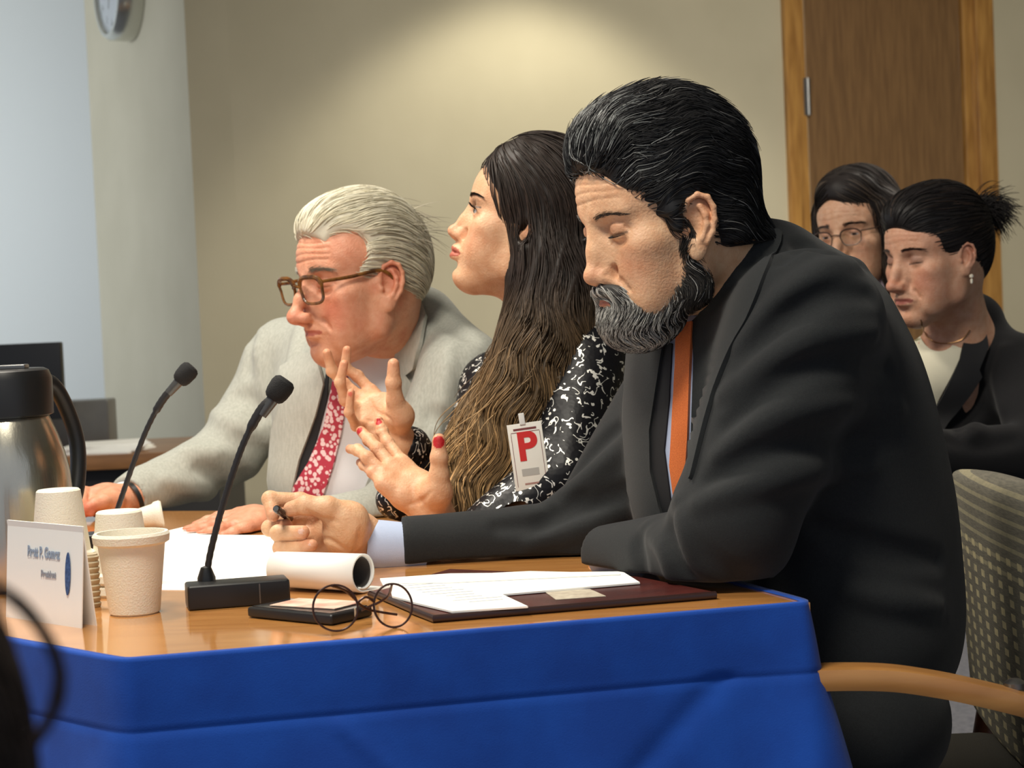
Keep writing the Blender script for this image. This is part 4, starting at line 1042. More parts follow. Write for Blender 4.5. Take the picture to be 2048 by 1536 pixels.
mv = v[(bc[:, 0] > .078) & (bc[:, 2] > -.085)]; v0 = np.concatenate([v[rg.choice(len(v), 4000)], mv[rg.choice(len(mv), 450)]]); v0 = v0[(bs0(v0) > -.008)]
def bdir(p):
    q = FM.loc(p); d = np.zeros_like(q); d[:, 2] = -1; d[:, 0] = .25*np.clip((q[:, 0]-.02)*20, -1, 1)+.85*np.sin(q[:, 2]*105+q[:, 1]*60+q[:, 0]*45); d[:, 1] = .45*np.sin(q[:, 2]*100+q[:, 0]*80+1)
    return d@FM.A.T
ln = grow(bs0, bs0.snap(v0, .0005), bdir, 9, .0042, lambda s: .001+.004*s*s, rg, .28)
q0_ = FM.loc(v0); pm = np.clip((q0_[:, 0]-.015)*16, .06, .75)
cols = dup_col((.028, .025, .022), len(v0), .3, rg); m_ = rg.random(len(v0)) < pm
cols[m_] = np.array((.42, .41, .38))*(1+rg.normal(0, .35, (m_.sum(), 1))); cols = np.clip(cols, .004, .8)
sv, sf, scl = strand_mesh(ln, .00062, cols); parts.append((sv, sf, scl)); hair_object('beard', parts, MAN)
# --- eyebrows
def brows(F, par, H, col, n=220, zc=.0195, th=.0028, seed=1, ln_=.008, arch=.004, up=.0):
    r = np.random.default_rng(seed); pts = []; dirs = []
    for s in (1, -1):
        t = r.random(n); y = .012+.036*t; z = zc+arch*np.sin(t*2.4)-.003*t+r.normal(0, th*.5, n)*(1-.6*t); x = .083-.018*t**2
        pts.append(np.stack([x, s*y, z], 1)); dirs.append(np.stack([-.25*np.ones(n)-.3*t, s*np.ones(n)*.9, .35-.6*t+up], 1))
    pts = np.concatenate(pts); dirs = np.concatenate(dirs); w_ = F.o+(pts*F.s)@F.A.T; dw = dirs@F.A.T
    near = Shape(H.ops[:42]); w_ = near.snap(w_, .0003, 4)
    L_ = np.stack([w_+dw*(ln_*k/3)+near.grad(w_)*.0012*math.sin(k) for k in range(4)], 1)
    sv, sf, sc_ = strand_mesh(L_, .00032, np.tile(np.asarray(col)[None], (len(w_), 1)), .4); 
    nv = len(sv)//2; nf = len(sf)//2
    mesh('eyebrow', sv[:nv], sf[:nf], hairM, par, col=sc_[:nv]); mesh('eyebrow', sv[nv:], sf[nf:]-nv, hairM, par, col=sc_[nv:])
brows(FM, MAN, HM, (.06, .052, .045), 150, zc=.0175, th=.0022, ln_=.007)
# --- jacket
JM = Shape()
JM.u(ell(P(1585, 715, 2.47), (.135, .19, .138)), 0)
JM.u(ell(P(1650, 900, 2.47), (.140, .19, .17)), .05)
JM.u(ell(P(1692, 1110, 2.47), (.138, .185, .17)), .05)
JM.u(ell(P(1705, 1270, 2.47), (.128, .19, .11)), .05)
JM.u(ell(P(1400, 850, 2.52), (.097, .15, .17)), .05)
JM.u(ell(P(1440, 1020, 2.52), (.10, .14, .12)), .05)
JM.u(cap(P(1535, 545, 2.45), P(1600, 670, 2.46), .066, .095), .04)
jt = Shape(JM.ops)
JM.u(cap(P(1618, 650, 2.30), P(1462, 1050, 2.26), .088, .070), .035)
JM.u(cap(P(1462, 1060, 2.26), P(1430, 1105, 2.27), .068, .058), .02)
JM.u(cap(P(1425, 1105, 2.275), P(1200, 1108, 2.44), .056, .034), .018)
JM.u(cap(P(1400, 725, 2.67), P(1168, 1076, 2.63), .075, .058), .03)
JM.u(cap(P(1165, 1082, 2.63), P(760, 1097, 2.58), .055, .0385), .02)
cN = vn(.79*_R-.61*_U); cl = Shape(); cl.u(cap(P(1462, 540, 2.43), P(1580, 680, 2.45), .0745, .088), 0); cl.s(bx(P(1462, 540, 2.43)-cN*.1, (.1, .2, .2), axes_from(cN, (0, -1, 0))), .006)
JM.u(cl, .012)
# sleeve openings
def sleeve_end(J, a, b, r, off=0):
    "b to a runs out of the sleeve; cut it flat at a and hollow it"
    d_ = vn(a-b); J.s(bx(a+d_*.04, (.04, .052, .052), axes_from(d_, (0, 0, 1))), .003); J.s(cap(a+d_*.02, a-d_*.012, r), .003)
# neck opening so the collar stands off the neck
JM.s(cap(FM.w((-.03, 0, -.04)), P(1520, 560, 2.45), .066, .062), .006)
# folds, as in the photograph
for L, r_, cut in (
    ([(1480, 690), (1560, 600), (1650, 545), (1720, 530)], .010, False), ([(1475, 740), (1560, 650), (1660, 590), (1745, 590)], .011, True),
    ([(1450, 790), (1540, 720), (1640, 670), (1740, 665)], .011, False), ([(1450, 850), (1540, 780), (1640, 735), (1780, 735)], .010, True),
    ([(1440, 910), (1540, 840), (1660, 810), (1790, 820)], .010, False), ([(1420, 960), (1520, 915), (1640, 890), (1800, 880)], .009, True),
    ([(1400, 1010), (1500, 975), (1620, 945), (1740, 935)], .010, False), ([(1345, 1020), (1335, 1060), (1345, 1100), (1380, 1150)], .007, True),
    ([(1362, 1010), (1372, 1060), (1400, 1120), (1450, 1160)], .008, False), ([(1290, 1055), (1272, 1090), (1282, 1140)], .006, True),
    ([(1300, 1060), (1330, 1100), (1350, 1160)], .009, False), ([(1240, 850), (1180, 905), (1130, 960)], .008, True), ([(1245, 900), (1170, 960), (1100, 1010)], .009, False),
    ([(1250, 980), (1180, 1010), (1090, 1050)], .010, True), ([(1230, 1030), (1160, 1060), (1060, 1090)], .008, False), ([(1000, 1050), (1080, 1040), (1160, 1000)], .007, True),
    ([(1700, 1180), (1780, 1200), (1870, 1215)], .012, False), ([(1640, 1060), (1760, 1100), (1880, 1120)], .014, True), ([(1560, 520), (1600, 490), (1660, 500)], .008, True)):
    JM.fold(L, r_*1.1, -.004 if not cut else .003, .018, cut)
on_table(JM); JM.s(bx((.06, 2.27, .75), (.22, .16, .0125)), .002); sleeve_end(JM, P(806, 1097, 2.585), P(900, 1090, 2.59), .0305)
sleeve_end(JM, P(1210, 1110, 2.44), P(1300, 1108, 2.38), .027)
JM.d(lambda p: .0022*lump(p*np.array([1, .5, 1.4]), 26, 10, 1)+.0009*lump(p, 70, 10, 6))
lo, hi = bounds([P(740, 1150, 2.6), P(1960, 1400, 2.47), P(1640, 520, 2.25), P(1400, 700, 2.75)], .08)
hi[2] = P(1560, 430, 2.4)[2]+.02
sdf_mesh('jacket', JM, lo, hi, .0034, suitm, MAN)
JN = Shape(jt.ops); JN.u(cl, .012); JN.u(cap(P(1618, 650, 2.30), P(1462, 1050, 2.26), .088, .070), .035); JP = Shape(jt.ops)   # torso only, what shirt, tie and lapels lie on
shirtm = mat('pale_blue_shirt', S(178, 192, 220), .75, bump=.2, bscale=900)
orange = mat('orange_tie', S(226, 120, 48), .55, c2=S(205, 98, 34), nscale=900, bump=.3, bscale=1500, sheen=.2)
patch_obj('shirt', JP, [(1338, 640), (1400, 630), (1392, 900), (1372, 1020), (1342, 1010), (1330, 850)], .0035, .006, shirtm, MAN)
patch_obj('tie', JP, [(1360, 655), (1392, 648), (1385, 760), (1380, 870), (1374, 960), (1356, 1012), (1346, 930), (1352, 820), (1358, 730)], .0085, .005, orange, MAN, step=6)
lin = mat('jacket_lining', S(20, 21, 24), .7)
patch_obj('lining', JP, [(1318, 690), (1350, 690), (1344, 800), (1334, 900), (1348, 1010), (1340, 1040), (1308, 1000), (1304, 860)], .0065, .004, lin, MAN)
patch_obj('lapel', JP, [(1268, 690), (1338, 680), (1322, 780), (1310, 860), (1312, 940), (1328, 1010), (1340, 1045), (1292, 1062), (1268, 980), (1260, 860), (1262, 760)], .010, .006, suitl, MAN)
patch_obj('lapel', JN, spline([(1388, 648), (1408, 622), (1440, 560), (1478, 490), (1500, 470), (1560, 470), (1530, 560), (1498, 640), (1470, 690), (1440, 760), (1418, 830), (1400, 900), (1384, 960), (1384, 900), (1388, 800), (1392, 720), (1388, 648)], 4)[:-1], .006, .006, suitl, MAN)
def tube_mesh(name, pts, ro, th, m_, par, squash=1.0, n=48):
    pts = [np.asarray(p) for p in pts]; b = MB(); ro = list(ro) if not np.isscalar(ro) else [ro]*len(pts)
    P2 = pts+pts[::-1]; R2 = ro+[r-th for r in ro[::-1]]; d_ = vn(pts[-1]-pts[0]); A = axes_from(d_, (0, 0, 1)); vs = []
    for p, r in zip(P2, R2):
        for k in range(n): q = 2*math.pi*k/n; vs.append(p+A[:, 1]*r*math.cos(q)+A[:, 2]*r*squash*math.sin(q))
    m = len(P2); fs = [(i*n+k, i*n+(k+1) % n, ((i+1) % m)*n+(k+1) % n, ((i+1) % m)*n+k) for i in range(m) for k in range(n)]
    return b.add(vs, fs).build(name, m_, par)
tube_mesh('shirt_cuff', PL((850, 1096, 2.585), (800, 1096, 2.58), (765, 1094, 2.575), (730, 1090, 2.572)), (.0310, .0335, .0345, .0335), .0022, shirtm, MAN)
tube_mesh('shirt_cuff', PL((1290, 1109, 2.39), (1225, 1112, 2.43), (1206, 1114, 2.445)), (.026, .0265, .026), .002, shirtm, MAN)
seated(MAN, P(1705, 1330, 2.47), 'trousers', suitm, -.48, 2.47, -1, floor_seat=.52)
def lashes(F, par, op, n=60, ln_=.0075, col=(.01, .008, .008), seed=3):
    r = np.random.default_rng(seed)
    for s in (1, -1):
        e = np.array([.0645, s*.032, -.001]); t = np.linspace(-1.0, 1.05, n); z0 = .0055*op-.0006 if op > .05 else -.0062
        st = np.stack([e[0]+.0142*np.cos(t)*.97, e[1]+s*.0138*np.sin(t), e[2]+z0-.0035*np.abs(t)**2*(1 if op > .05 else -.35)], 1)
        dr = np.stack([np.cos(t)+.25, s*np.sin(t)*1.1, (.35 if op > .05 else -.75)+r.normal(0, .1, n)], 1); dr /= np.linalg.norm(dr, axis=1, keepdims=True)
        L_ = np.stack([st+dr*ln_*k/4+np.array([0, 0, (.0010 if op > .05 else .0006)*(k/4)**2*4]) for k in range(5)], 1); L_ = F.o+(L_*F.s)@F.A.T
        v_, f_, c_ = strand_mesh(L_, .00028, np.tile(np.array(col)[None], (n, 1)), .3); mesh('eyelashes', v_, f_, hairM, par, col=c_)
lashes(FM, MAN, 0, 40, .006)
# --- pen
pa, pb = P(584, 1036, 2.50), P(532, 1026, 2.60); pd = vn(P(552, 1026, 2.515)-P(556, 1050, 2.56)); pa = P(548, 1022, 2.515); 
pp0 = P(556, 1020, 2.495); pp1 = P(590, 1045, 2.63); dd = vn(pp1-pp0)
PN = thing('pen', pp0, 'dark metal pen held in the hand of the bearded man', 'pen')
MB().tube([pp0-dd*.012, pp0-dd*.010, pp0+dd*.10], [.0035, .0048, .0048], 16).build('barrel', mat('pen_black', S(28, 28, 32), .2), PN)
MB().tube([pp0-dd*.016, pp0-dd*.012], [.0032, .0032], 12).build('clicker', steel, PN)
# ================================================================== THE WOMAN IN SEQUINS
WOM = thing('person', P(1160, 1250, 2.98)*np.array([1, 1, 0]), 'person with long brown hair in a black sequined top, both hands raised', 'person')
gW = dict(open=.75, lidz=-.0012, nosel=.96, nosep=-.005, nbridge=-.004, ntip=.88, nw=.85, brow=.0062, lip=1.18, pout=.001, mz=.001, rud=.45, earx=-.008, earz=-.010, ears=.92, lash=1.0, lashz=.0035, eyesh=.75, eyecol=S(120, 80, 58), jaww=.046, wid=.94, mopen=.0008, mottle=.2, eart=-14)
FW = Fr(P(1046, 442, 2.97), 91, -15, 0, .95)
HW = Shape(); head(HW, FW, gW)
HW.u(cap(FW.w((-.028, 0, -.045)), P(1095, 690, 3.0), .050, .055), .025)
HW.chain([P(1095, 690, 3.0), P(1130, 900, 3.0), P(1160, 1200, 3.0)], [.07, .085, .10], .03)
# raised right hand (farther), palm to the camera
HW.chain([P(1100, 760, 3.1), P(1000, 760, 3.18), P(880, 1045, 3.02), P(805, 900, 2.97)], [.045, .04, .033, .0235], .012)
handR = dict(w=P(800, 880, 2.96), m=PL((738, 800, 2.955), (722, 812, 2.945), (722, 836, 2.925), (742, 862, 2.905)))
hand(HW, P(800, 885, 2.96), PL((742, 782, 2.985), (722, 796, 2.975), (716, 822, 2.96), (728, 850, 2.945)),
     [PL((715, 752, 2.99), (690, 735, 2.985), (694, 700, 2.98)), PL((688, 768, 2.975), (664, 742, 2.965), (654, 706, 2.955)),
      PL((690, 800, 2.935), (680, 765, 2.92), (688, 728, 2.915)), PL((712, 852, 2.92), (698, 825, 2.895), (702, 785, 2.885))],
     PL((800, 832, 2.93), (790, 800, 2.915), (787, 765, 2.905), (787, 728, 2.90)), pr=.0135, fr=(.0082, .0078, .0070, .0060), thr=(.0165, .0120, .0108, .0085))
HW.u(ell(P(765, 825, 2.958), (.030, .013, .030)), .02); HW.u(cap(P(805, 900, 2.97), P(800, 885, 2.96), .0225, .023), .01)
# raised left hand (nearer), back of the hand to the camera
HW.chain([P(1160, 800, 2.98), P(1165, 760, 2.90), P(1125, 1000, 2.82), P(905, 1120, 2.78), P(868, 1035, 2.80)], [.03, .035, .032, .028, .0245], .012)
hand(HW, P(862, 1018, 2.80), PL((805, 925, 2.83), (782, 932, 2.815), (768, 948, 2.80), (765, 968, 2.785)),
     [PL((775, 885, 2.85), (764, 862, 2.86), (758, 842, 2.87)), PL((755, 898, 2.83), (738, 880, 2.85), (722, 862, 2.87)),
      PL((735, 915, 2.81), (715, 900, 2.84), (700, 898, 2.87)), PL((745, 945, 2.80), (728, 930, 2.83), (720, 925, 2.86))],
     PL((872, 985, 2.775), (878, 950, 2.765), (878, 915, 2.76), (878, 880, 2.76)), pr=.0145, fr=(.0085, .0082, .0075, .0064), thr=(.0185, .0130, .0115, .0092), wr=.03)
HW.u(ell(P(838, 985, 2.805), (.030, .016, .026)), .02); HW.u(cap(P(880, 1050, 2.80), P(862, 1018, 2.80), .0275, .0275), .012)
skw = skincol(FW, gW, S(228, 184, 146), S(214, 132, 100), S(178, 84, 72), tips=HW.tips, knuck=HW.kn)
red = S(186, 34, 40); nW = [(P(877, 884, 2.751), 0, .0088, red), (P(756, 842, 2.86), 0, .0062, red), (P(719, 862, 2.862), 0, .0058, red), (P(699, 789, 2.877), 0, .0050, S(220, 120, 100)), (P(689, 706, 2.97), 0, .004, red)]
def nails2(base, L_):
    def f(p):
        c = base(p)
        for a, _, r, cc_ in L_: c[np.sqrt(((p-a)**2).sum(1)) < r] = cc_
        return c
    return f
on_table(HW)
for L, r_ in (([(740, 800), (752, 822), (778, 838), (790, 862)], .0022), ([(728, 838), (748, 842), (768, 838)], .0018), ([(735, 862), (755, 858), (775, 850)], .0018), ([(820, 1010), (845, 1000), (860, 985)], .0028)): HW.fold(L, r_, .0008, .004, True)
lo, hi = bounds([FW.o, P(640, 900, 2.95), P(1180, 1250, 3.0), P(1000, 760, 3.18), P(1120, 1000, 2.75), P(1060, 300, 2.97)], .12)
sdf_mesh('body', HW, lo, hi, .0017, skinM, WOM, nails2(skw, nW))
eyes(FW, WOM, iris=(.05, .06, .04), gaze=(0, -4))
brows(FW, WOM, HW, (.035, .022, .016), 260, zc=.0205, th=.0022, arch=.005); lashes(FW, WOM, .75, 70, .010)
# hair: crown shell plus a long fall
rg = np.random.default_rng(21)
ws = Shape(); fr_ = FW
ws.u(FW.ell((-.020, 0, .047), (.102, .090, .095)), 0)
ws.u(FW.ell((-.055, 0, .010), (.070, .082, .09)), .03)
fall = spline(PL((1090, 480, 2.93), (1110, 600, 2.92), (1085, 720, 2.90), (1040, 840, 2.88), (985, 960, 2.87), (950, 1010, 2.87)), 4)
def fallr(i, n): t = i/(n-1); return .046+.020*math.sin(min(t*1.25, 1)*3.14)-.012*t
for i in range(len(fall)-1): ws.u(cap(fall[i], fall[i+1], fallr(i, len(fall)), fallr(i+1, len(fall))), .025)
fal2 = spline(PL((1120, 450, 2.96), (1165, 560, 2.95), (1205, 640, 2.95), (1235, 720, 2.98)), 4)
for i in range(len(fal2)-1): ws.u(cap(fal2[i], fal2[i+1], .050-.0015*i, .050-.0015*(i+1)), .025)
far = spline(PL((1095, 520, 3.06), (1075, 640, 3.06), (1030, 750, 3.05), (965, 860, 3.04), (930, 950, 3.02)), 4)
for i in range(len(far)-1): ws.u(cap(far[i], far[i+1], .040, .036), .02)
ws.s(FW.ell((.105, 0, -.040), (.088, .125, .115)), .008)     # face
ws.s(FW.ell((.035, .10, -.070), (.040, .06, .060)), .006)    # cheek in front of the ear
ws.s(FW.ell((-.005, .092, -.018), (.013, .022, .020)), .005)  # ear
ws0 = Shape(ws.ops)
ws.d(lambda p: (.25+.75*np.clip((.02-FW.loc(p)[:, 2])*20, 0, 1))*.0035*np.sin(FW.loc(p)[:, 0]*190+9*p[:, 2]+2.5*lump(p, 16))*(p[:, 2] < 9)+(.3+.7*np.clip((.02-FW.loc(p)[:, 2])*20, 0, 1))*.003*lump(p*np.array([1, 1, .25]), 90, 10, 3))
lo, hi = bounds([FW.o, fall[-1], fal2[-1], far[-1], P(1060, 280, 2.97)], .13)
v, q = surf(ws.ops, lo, hi, .0028)
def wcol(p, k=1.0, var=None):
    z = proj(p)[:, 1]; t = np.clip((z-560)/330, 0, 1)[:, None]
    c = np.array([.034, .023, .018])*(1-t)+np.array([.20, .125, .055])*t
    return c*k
parts = [(v, q, wcol(v, .55))]
fx = vn(fall[-1]-fall[0])
def wdir(p):
    q = FW.loc(p); pr_ = proj(p); u, vv = pr_[:, 0], pr_[:, 1]
    d = np.zeros_like(p); d[:, 2] = -1
    crown = q[:, 2] > .03
    # over the crown the hair is drawn back and down
    d[:, 0] = .55-np.clip((vv-330)/260, 0, .53)+np.clip((vv-520)/170, 0, 1)*np.where(u > 1150, .33, np.clip(-.40+(u-1050)/100*.3, -.42, .33))
    lw_ = np.clip((vv-520)/200, 0, 1); d[:, 0] += (.12+.42*lw_)*np.sin(p[:, 2]*52+p[:, 0]*34+p[:, 1]*40); d[:, 1] += (.12+.3*lw_)*np.cos(p[:, 2]*46+p[:, 0]*40)
    return d
n = 6500; v0 = v[rg.choice(len(v), n)]; v0 = v0[(ws0(v0) > -.008)]
ln = grow(ws0, ws0.snap(v0, .001), wdir, 15, .0105, lambda s: .001+.004*math.sin(s*3), rg, .10, .6)
cutw = Shape([('u', FW.ell((.105, 0, -.040), (.080, .125, .108)), 0)]); kp = cutw(ln.reshape(-1, 3)).reshape(len(ln), -1).min(1) > 0; ln = ln[kp]; v0 = v0[kp]
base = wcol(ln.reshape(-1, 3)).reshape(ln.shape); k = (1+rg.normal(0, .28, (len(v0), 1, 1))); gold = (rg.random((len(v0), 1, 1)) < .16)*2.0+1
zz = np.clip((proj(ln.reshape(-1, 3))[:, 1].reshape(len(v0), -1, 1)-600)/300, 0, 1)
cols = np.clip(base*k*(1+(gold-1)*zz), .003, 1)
parts.append(strand_mesh(ln, .00085, cols))
# free locks along the outline
st = ws0.snap(np.concatenate([fall[6:-1]+rg.normal(0, .03, fall[6:-1].shape) for _ in range(14)]+[far[6:]+rg.normal(0, .03, far[6:].shape) for _ in range(6)]), .004)
out = [st]; p = st.copy(); dv = rg.normal(0, .35, st.shape)
for i in range(20): p = p+(lambda a: a/np.linalg.norm(a, axis=1, keepdims=True))(np.stack([-.35+.45*np.sin(i*.45+st[:, 2]*30), .25*np.cos(i*.5+st[:, 0]*50)-.05, -1+0*st[:, 0]], 1)+dv*.6)*.0105; p[:, 2] = np.maximum(p[:, 2], .762); out.append(p.copy())
ln = np.stack(out[:15], 1); cols = np.clip(wcol(ln.reshape(-1, 3), 1.7).reshape(ln.shape)*(1+rg.normal(0, .3, (len(st), 1, 1))), .003, 1)
parts.append(strand_mesh(ln, .0009, cols)); hair_object('hair', parts, WOM)
# sequined top
sq = mat('sequins', (.006, .006, .008), .42, spec=.25)
nt_, N_, L_, b_ = nodes_of(sq)
tc = N_('ShaderNodeTexCoord'); nz = N_('ShaderNodeTexNoise'); nz.inputs['Scale'].default_value = 22; nz.inputs['Detail'].default_value = 1; L_(tc.outputs['Object'], nz.inputs[0])
def q2(op, a, b__=None):
    q = N_('ShaderNodeMath'); q.operation = op
    for i, x in enumerate((a, b__)):
        if x is None: continue
        if isinstance(x, (int, float)): q.inputs[i].default_value = x
        else: L_(x, q.inputs[i])
    return q.outputs[0]
nz.inputs['Scale'].default_value = 62; nz.inputs['Distortion'].default_value = .9
ring = q2('LESS_THAN', q2('ABSOLUTE', q2('SUBTRACT', nz.outputs[0], .5)), .028)
n3 = N_('ShaderNodeTexNoise'); n3.inputs['Scale'].default_value = 85; n3.inputs['Detail'].default_value = 1; L_(tc.outputs['Object'], n3.inputs[0])
m_ = q2('MULTIPLY', ring, q2('GREATER_THAN', n3.outputs[0], .50))
n4 = N_('ShaderNodeTexVoronoi'); n4.inputs['Scale'].default_value = 150; L_(tc.outputs['Object'], n4.inputs[0])
sp = N_('ShaderNodeSeparateColor'); L_(n4.outputs['Color'], sp.inputs[0]); m2_ = q2('MULTIPLY', q2('GREATER_THAN', sp.outputs[0], .94), q2('LESS_THAN', n4.outputs['Distance'], .4))
m_ = q2('MAXIMUM', m_, m2_)
mx = N_('ShaderNodeMix'); mx.data_type = 'RGBA'; L_(m_, mx.inputs[0]); mx.inputs[6].default_value = (.006, .006, .008, 1); mx.inputs[7].default_value = (.85, .84, .78, 1); L_(mx.outputs[2], b_.inputs['Base Color'])  # pale curls and dots: sequin glints painted into the colour
L_(q2('MULTIPLY', m_, .55), b_.inputs['Metallic'])
bp = N_('ShaderNodeBump'); bp.inputs['Strength'].default_value = .15; bp.inputs['Distance'].default_value = .002; L_(n4.outputs['Distance'], bp.inputs['Height']); L_(bp.outputs[0], b_.inputs['Normal'])
TW = Shape()
TW.u(ell(P(1130, 800, 3.02), (.085, .15, .125)), 0)
TW.u(ell(P(1150, 960, 3.02), (.095, .15, .14)), .05)
TW.u(ell(P(1180, 1120, 3.02), (.10, .15, .12)), .05)
TW.u(cap(P(1176, 722, 2.90), P(1128, 950, 2.82), .062, .056), .03)
TW.u(cap(P(1128, 955, 2.82), P(905, 1120, 2.785), .054, .042), .02)
TW.u(cap(P(905, 1120, 2.785), P(876, 1062, 2.80), .042, .036), .015)
TW.u(cap(P(1080, 740, 3.14), P(995, 770, 3.17), .060, .054), .03)
TW.u(cap(P(995, 775, 3.17), P(880, 1040, 3.02), .054, .042), .02)
TW.u(cap(P(875, 1010, 3.03), P(816, 895, 2.975), .040, .034), .015)
TW.u(cap(P(790, 1000, 3.0), P(860, 1010, 3.02), .030, .036), .02)
TW.s(cap(P(860, 1000, 2.80), P(880, 1060, 2.80), .030), .003); TW.s(bx(P(858, 1015, 2.80), (.03, .06, .025)), .003)
TW.s(cap(P(790, 880, 2.96), P(825, 910, 2.98), .0275), .003)
TW.s(cap(FW.w((-.02, 0, -.06)), P(1090, 670, 2.99), .064, .070), .01)
on_table(TW)
TW.d(lambda p: .0025*lump(p, 34, 10, 1)+.0015*lump(p, 90, 10, 6))
lo, hi = bounds([P(740, 1000, 2.95), P(1250, 1250, 3.02), P(1165, 715, 2.84), P(995, 770, 3.22)], .09)
sdf_mesh('sequined_top', TW, lo, hi, .0038, sq, WOM)
seated(WOM, P(1180, 1230, 3.02), 'trousers', mat('black_trousers', S(22, 22, 24), .8), -.40, 3.0, -1, floor_seat=.50)
# badge
BD = thing('visitor_badge', P(1060, 910, 2.75), 'white visitor badge with a big red letter P clipped to the sequined top', 'badge')
b0 = P(1057, 912, 2.765); bxv = vn(P(1090, 905, 2.765)-P(1020, 915, 2.765)); byv = vn(P(1040, 850, 2.765)-P(1066, 980, 2.765)); byv = vn(byv-bxv*(bxv@byv)); bzv = np.cross(bxv, byv)
MB().box(b0, (.048, .092, .0012), axes=np.stack([bxv, byv, bzv], 1), bev=.0004).build('card', mat('badge_white', S(240, 238, 228), .35), BD)
lb = mat('badge_line', S(120, 60, 60), .6)
b = MB()
for dx, dy, sx_, sy_ in ((0, .034, .040, .0008), (-.020, -.004, .0007, .074), (.020, -.004, .0007, .074), (0, .038, .032, .003)): b.box(b0+bxv*dx+byv*dy+bzv*.0008, (sx_, sy_, .0003), axes=np.stack([bxv, byv, bzv], 1))
b.build('border', lb, BD, smooth=False)
text3('letter', 'P', .054, mat('badge_red', S(206, 40, 38), .5), BD, b0+byv*.012+bzv*.0009, bxv, byv, .0003, bold=True, narrow=1.0)
MB().box(b0-byv*.022+bzv*.0008, (.024, .010, .0003), axes=np.stack([bxv, byv, bzv], 1)).build('grey_block', mat('badge_grey', S(180, 178, 172), .7), BD, smooth=False)
MB().box(b0-byv*.038+bzv*.0008, (.020, .0025, .0003), axes=np.stack([bxv, byv, bzv], 1)).build('small_print', mat('badge_print', S(170, 130, 120), .7), BD, smooth=False)
MB().box(b0+byv*.052-bxv*.002+bzv*.001, (.008, .016, .003), axes=np.stack([bxv, byv, bzv], 1), bev=.001).build('clip', mat('badge_clip', S(225, 225, 220), .25), BD)
# ================================================================== THE WHITE-HAIRED MAN
OLD = thing('person', P(720, 1200, 3.42)*np.array([1, 1, 0]), 'white-haired person in glasses, pale grey suit and red patterned tie, head bowed', 'person')
gO = dict(open=0, nosel=1.12, nosep=.006, nbridge=.002, ntip=1.2, nw=1.15, brow=.0085, lip=.62, age=1.5, frown=-.004, rud=.75, mottle=1.0, earx=-.012, earz=-.018, ears=1.16, eart=-14, lash=.3, lashz=-.0065, eyesh=.4, jaww=.052, wid=1.06, cheek=.002, bag=1.6, dchin=.006, mz=-.001)
FO = ear_frame(777, 572, 3.20, 55, 6, 0, 1.07, gO)
HO = Shape(); head(HO, FO, gO)
HO.u(cap(FO.w((-.03, 0, -.04)), P(790, 730, 3.42), .062, .060), .03)
HO.chain([P(790, 730, 3.42), P(740, 900, 3.46), P(720, 1150, 3.48)], [.05, .06, .08], .03)
HO.chain([P(740, 780, 3.48), P(575, 745, 3.60), P(455, 900, 3.55), P(300, 985, 3.42), P(245, 1000, 3.36)], [.06, .05, .036, .028, .024], .012)
HO.chain([P(760, 800, 3.46), P(910, 785, 3.26), P(790, 1032, 3.20), P(600, 1048, 3.12), P(560, 1042, 3.10)], [.04, .04, .030, .024, .025], .012)
hand(HO, P(236, 1002, 3.36), PL((196, 985, 3.34), (190, 998, 3.33), (190, 1010, 3.32), (196, 1020, 3.31)),
     [PL((168, 985, 3.33), (162, 998, 3.30), (170, 1010, 3.29)), PL((163, 996, 3.32), (158, 1008, 3.29), (168, 1016, 3.28)), PL((164, 1008, 3.31), (160, 1016, 3.28), (172, 1022, 3.27)), PL((172, 1018, 3.30), (170, 1024, 3.28), (182, 1026, 3.27))],
     PL((222, 1002, 3.32), (205, 1004, 3.29), (190, 1008, 3.28), (178, 1014, 3.27)), pr=.016)
hand(HO, P(545, 1040, 3.09), PL((478, 1030, 3.10), (472, 1038, 3.07), (470, 1046, 3.045), (474, 1052, 3.025)),
     [PL((438, 1036, 3.11), (415, 1044, 3.11), (392, 1052, 3.11)), PL((430, 1044, 3.07), (402, 1054, 3.07), (374, 1062, 3.07)), PL((430, 1052, 3.04), (405, 1060, 3.04), (380, 1067, 3.04)), PL((440, 1058, 3.01), (420, 1065, 3.01), (400, 1070, 3.01))],
     PL((520, 1050, 3.04), (490, 1060, 3.00), (468, 1068, 2.985), (448, 1074, 2.975)), pr=.0155, fr=(.0098, .0092, .0084, .0074))
lo, hi = bounds([FO.o, P(150, 1000, 3.3), P(905, 1000, 3.2), P(570, 760, 3.64), P(720, 1200, 3.44), P(700, 400, 3.3), P(450, 1040, 3.0)], .11)
on_table(HO); sko = skincol(FO, gO, S(224, 170, 138), S(204, 104, 80), S(178, 96, 84), tips=HO.tips, knuck=HO.kn)
sdf_mesh('body', HO, lo, hi, .0018, skinM, OLD, sko)
eyes(FO, OLD); brows(FO, OLD, HO, (.36, .33, .27), 160, th=.004, ln_=.010)
rg = np.random.default_rng(31)
os_ = Shape(); os_.u(FO.ell((-.016, 0, .046), (.102, .082, .088)), 0); os_.u(FO.ell((.020, 0, .085), (.060, .052, .034)), .02); os_.u(FO.ell((-.060, 0, .01), (.062, .076, .075)), .03)
os_.s(FO.ell((.112, 0, -.008), (.070, .13, .092)), .008)
for s in (1, -1): os_.s(FO.ell((.055, s*.078, .045), (.042, .040, .036)), .008); os_.s(FO.ell((-.014, s*.094, -.010), (.022, .030, .035)), .004); os_.s(FO.ell((.045, s*.09, -.05), (.042, .05, .045)), .006)
os_.s(FO.ell((-.005, 0, -.095), (.085, .10, .050)), .012)
os0 = Shape(os_.ops); os_.d(lambda p: .002*lump(FO.loc(p)*np.array([.3, 1, 1]), 130, 10, 4))
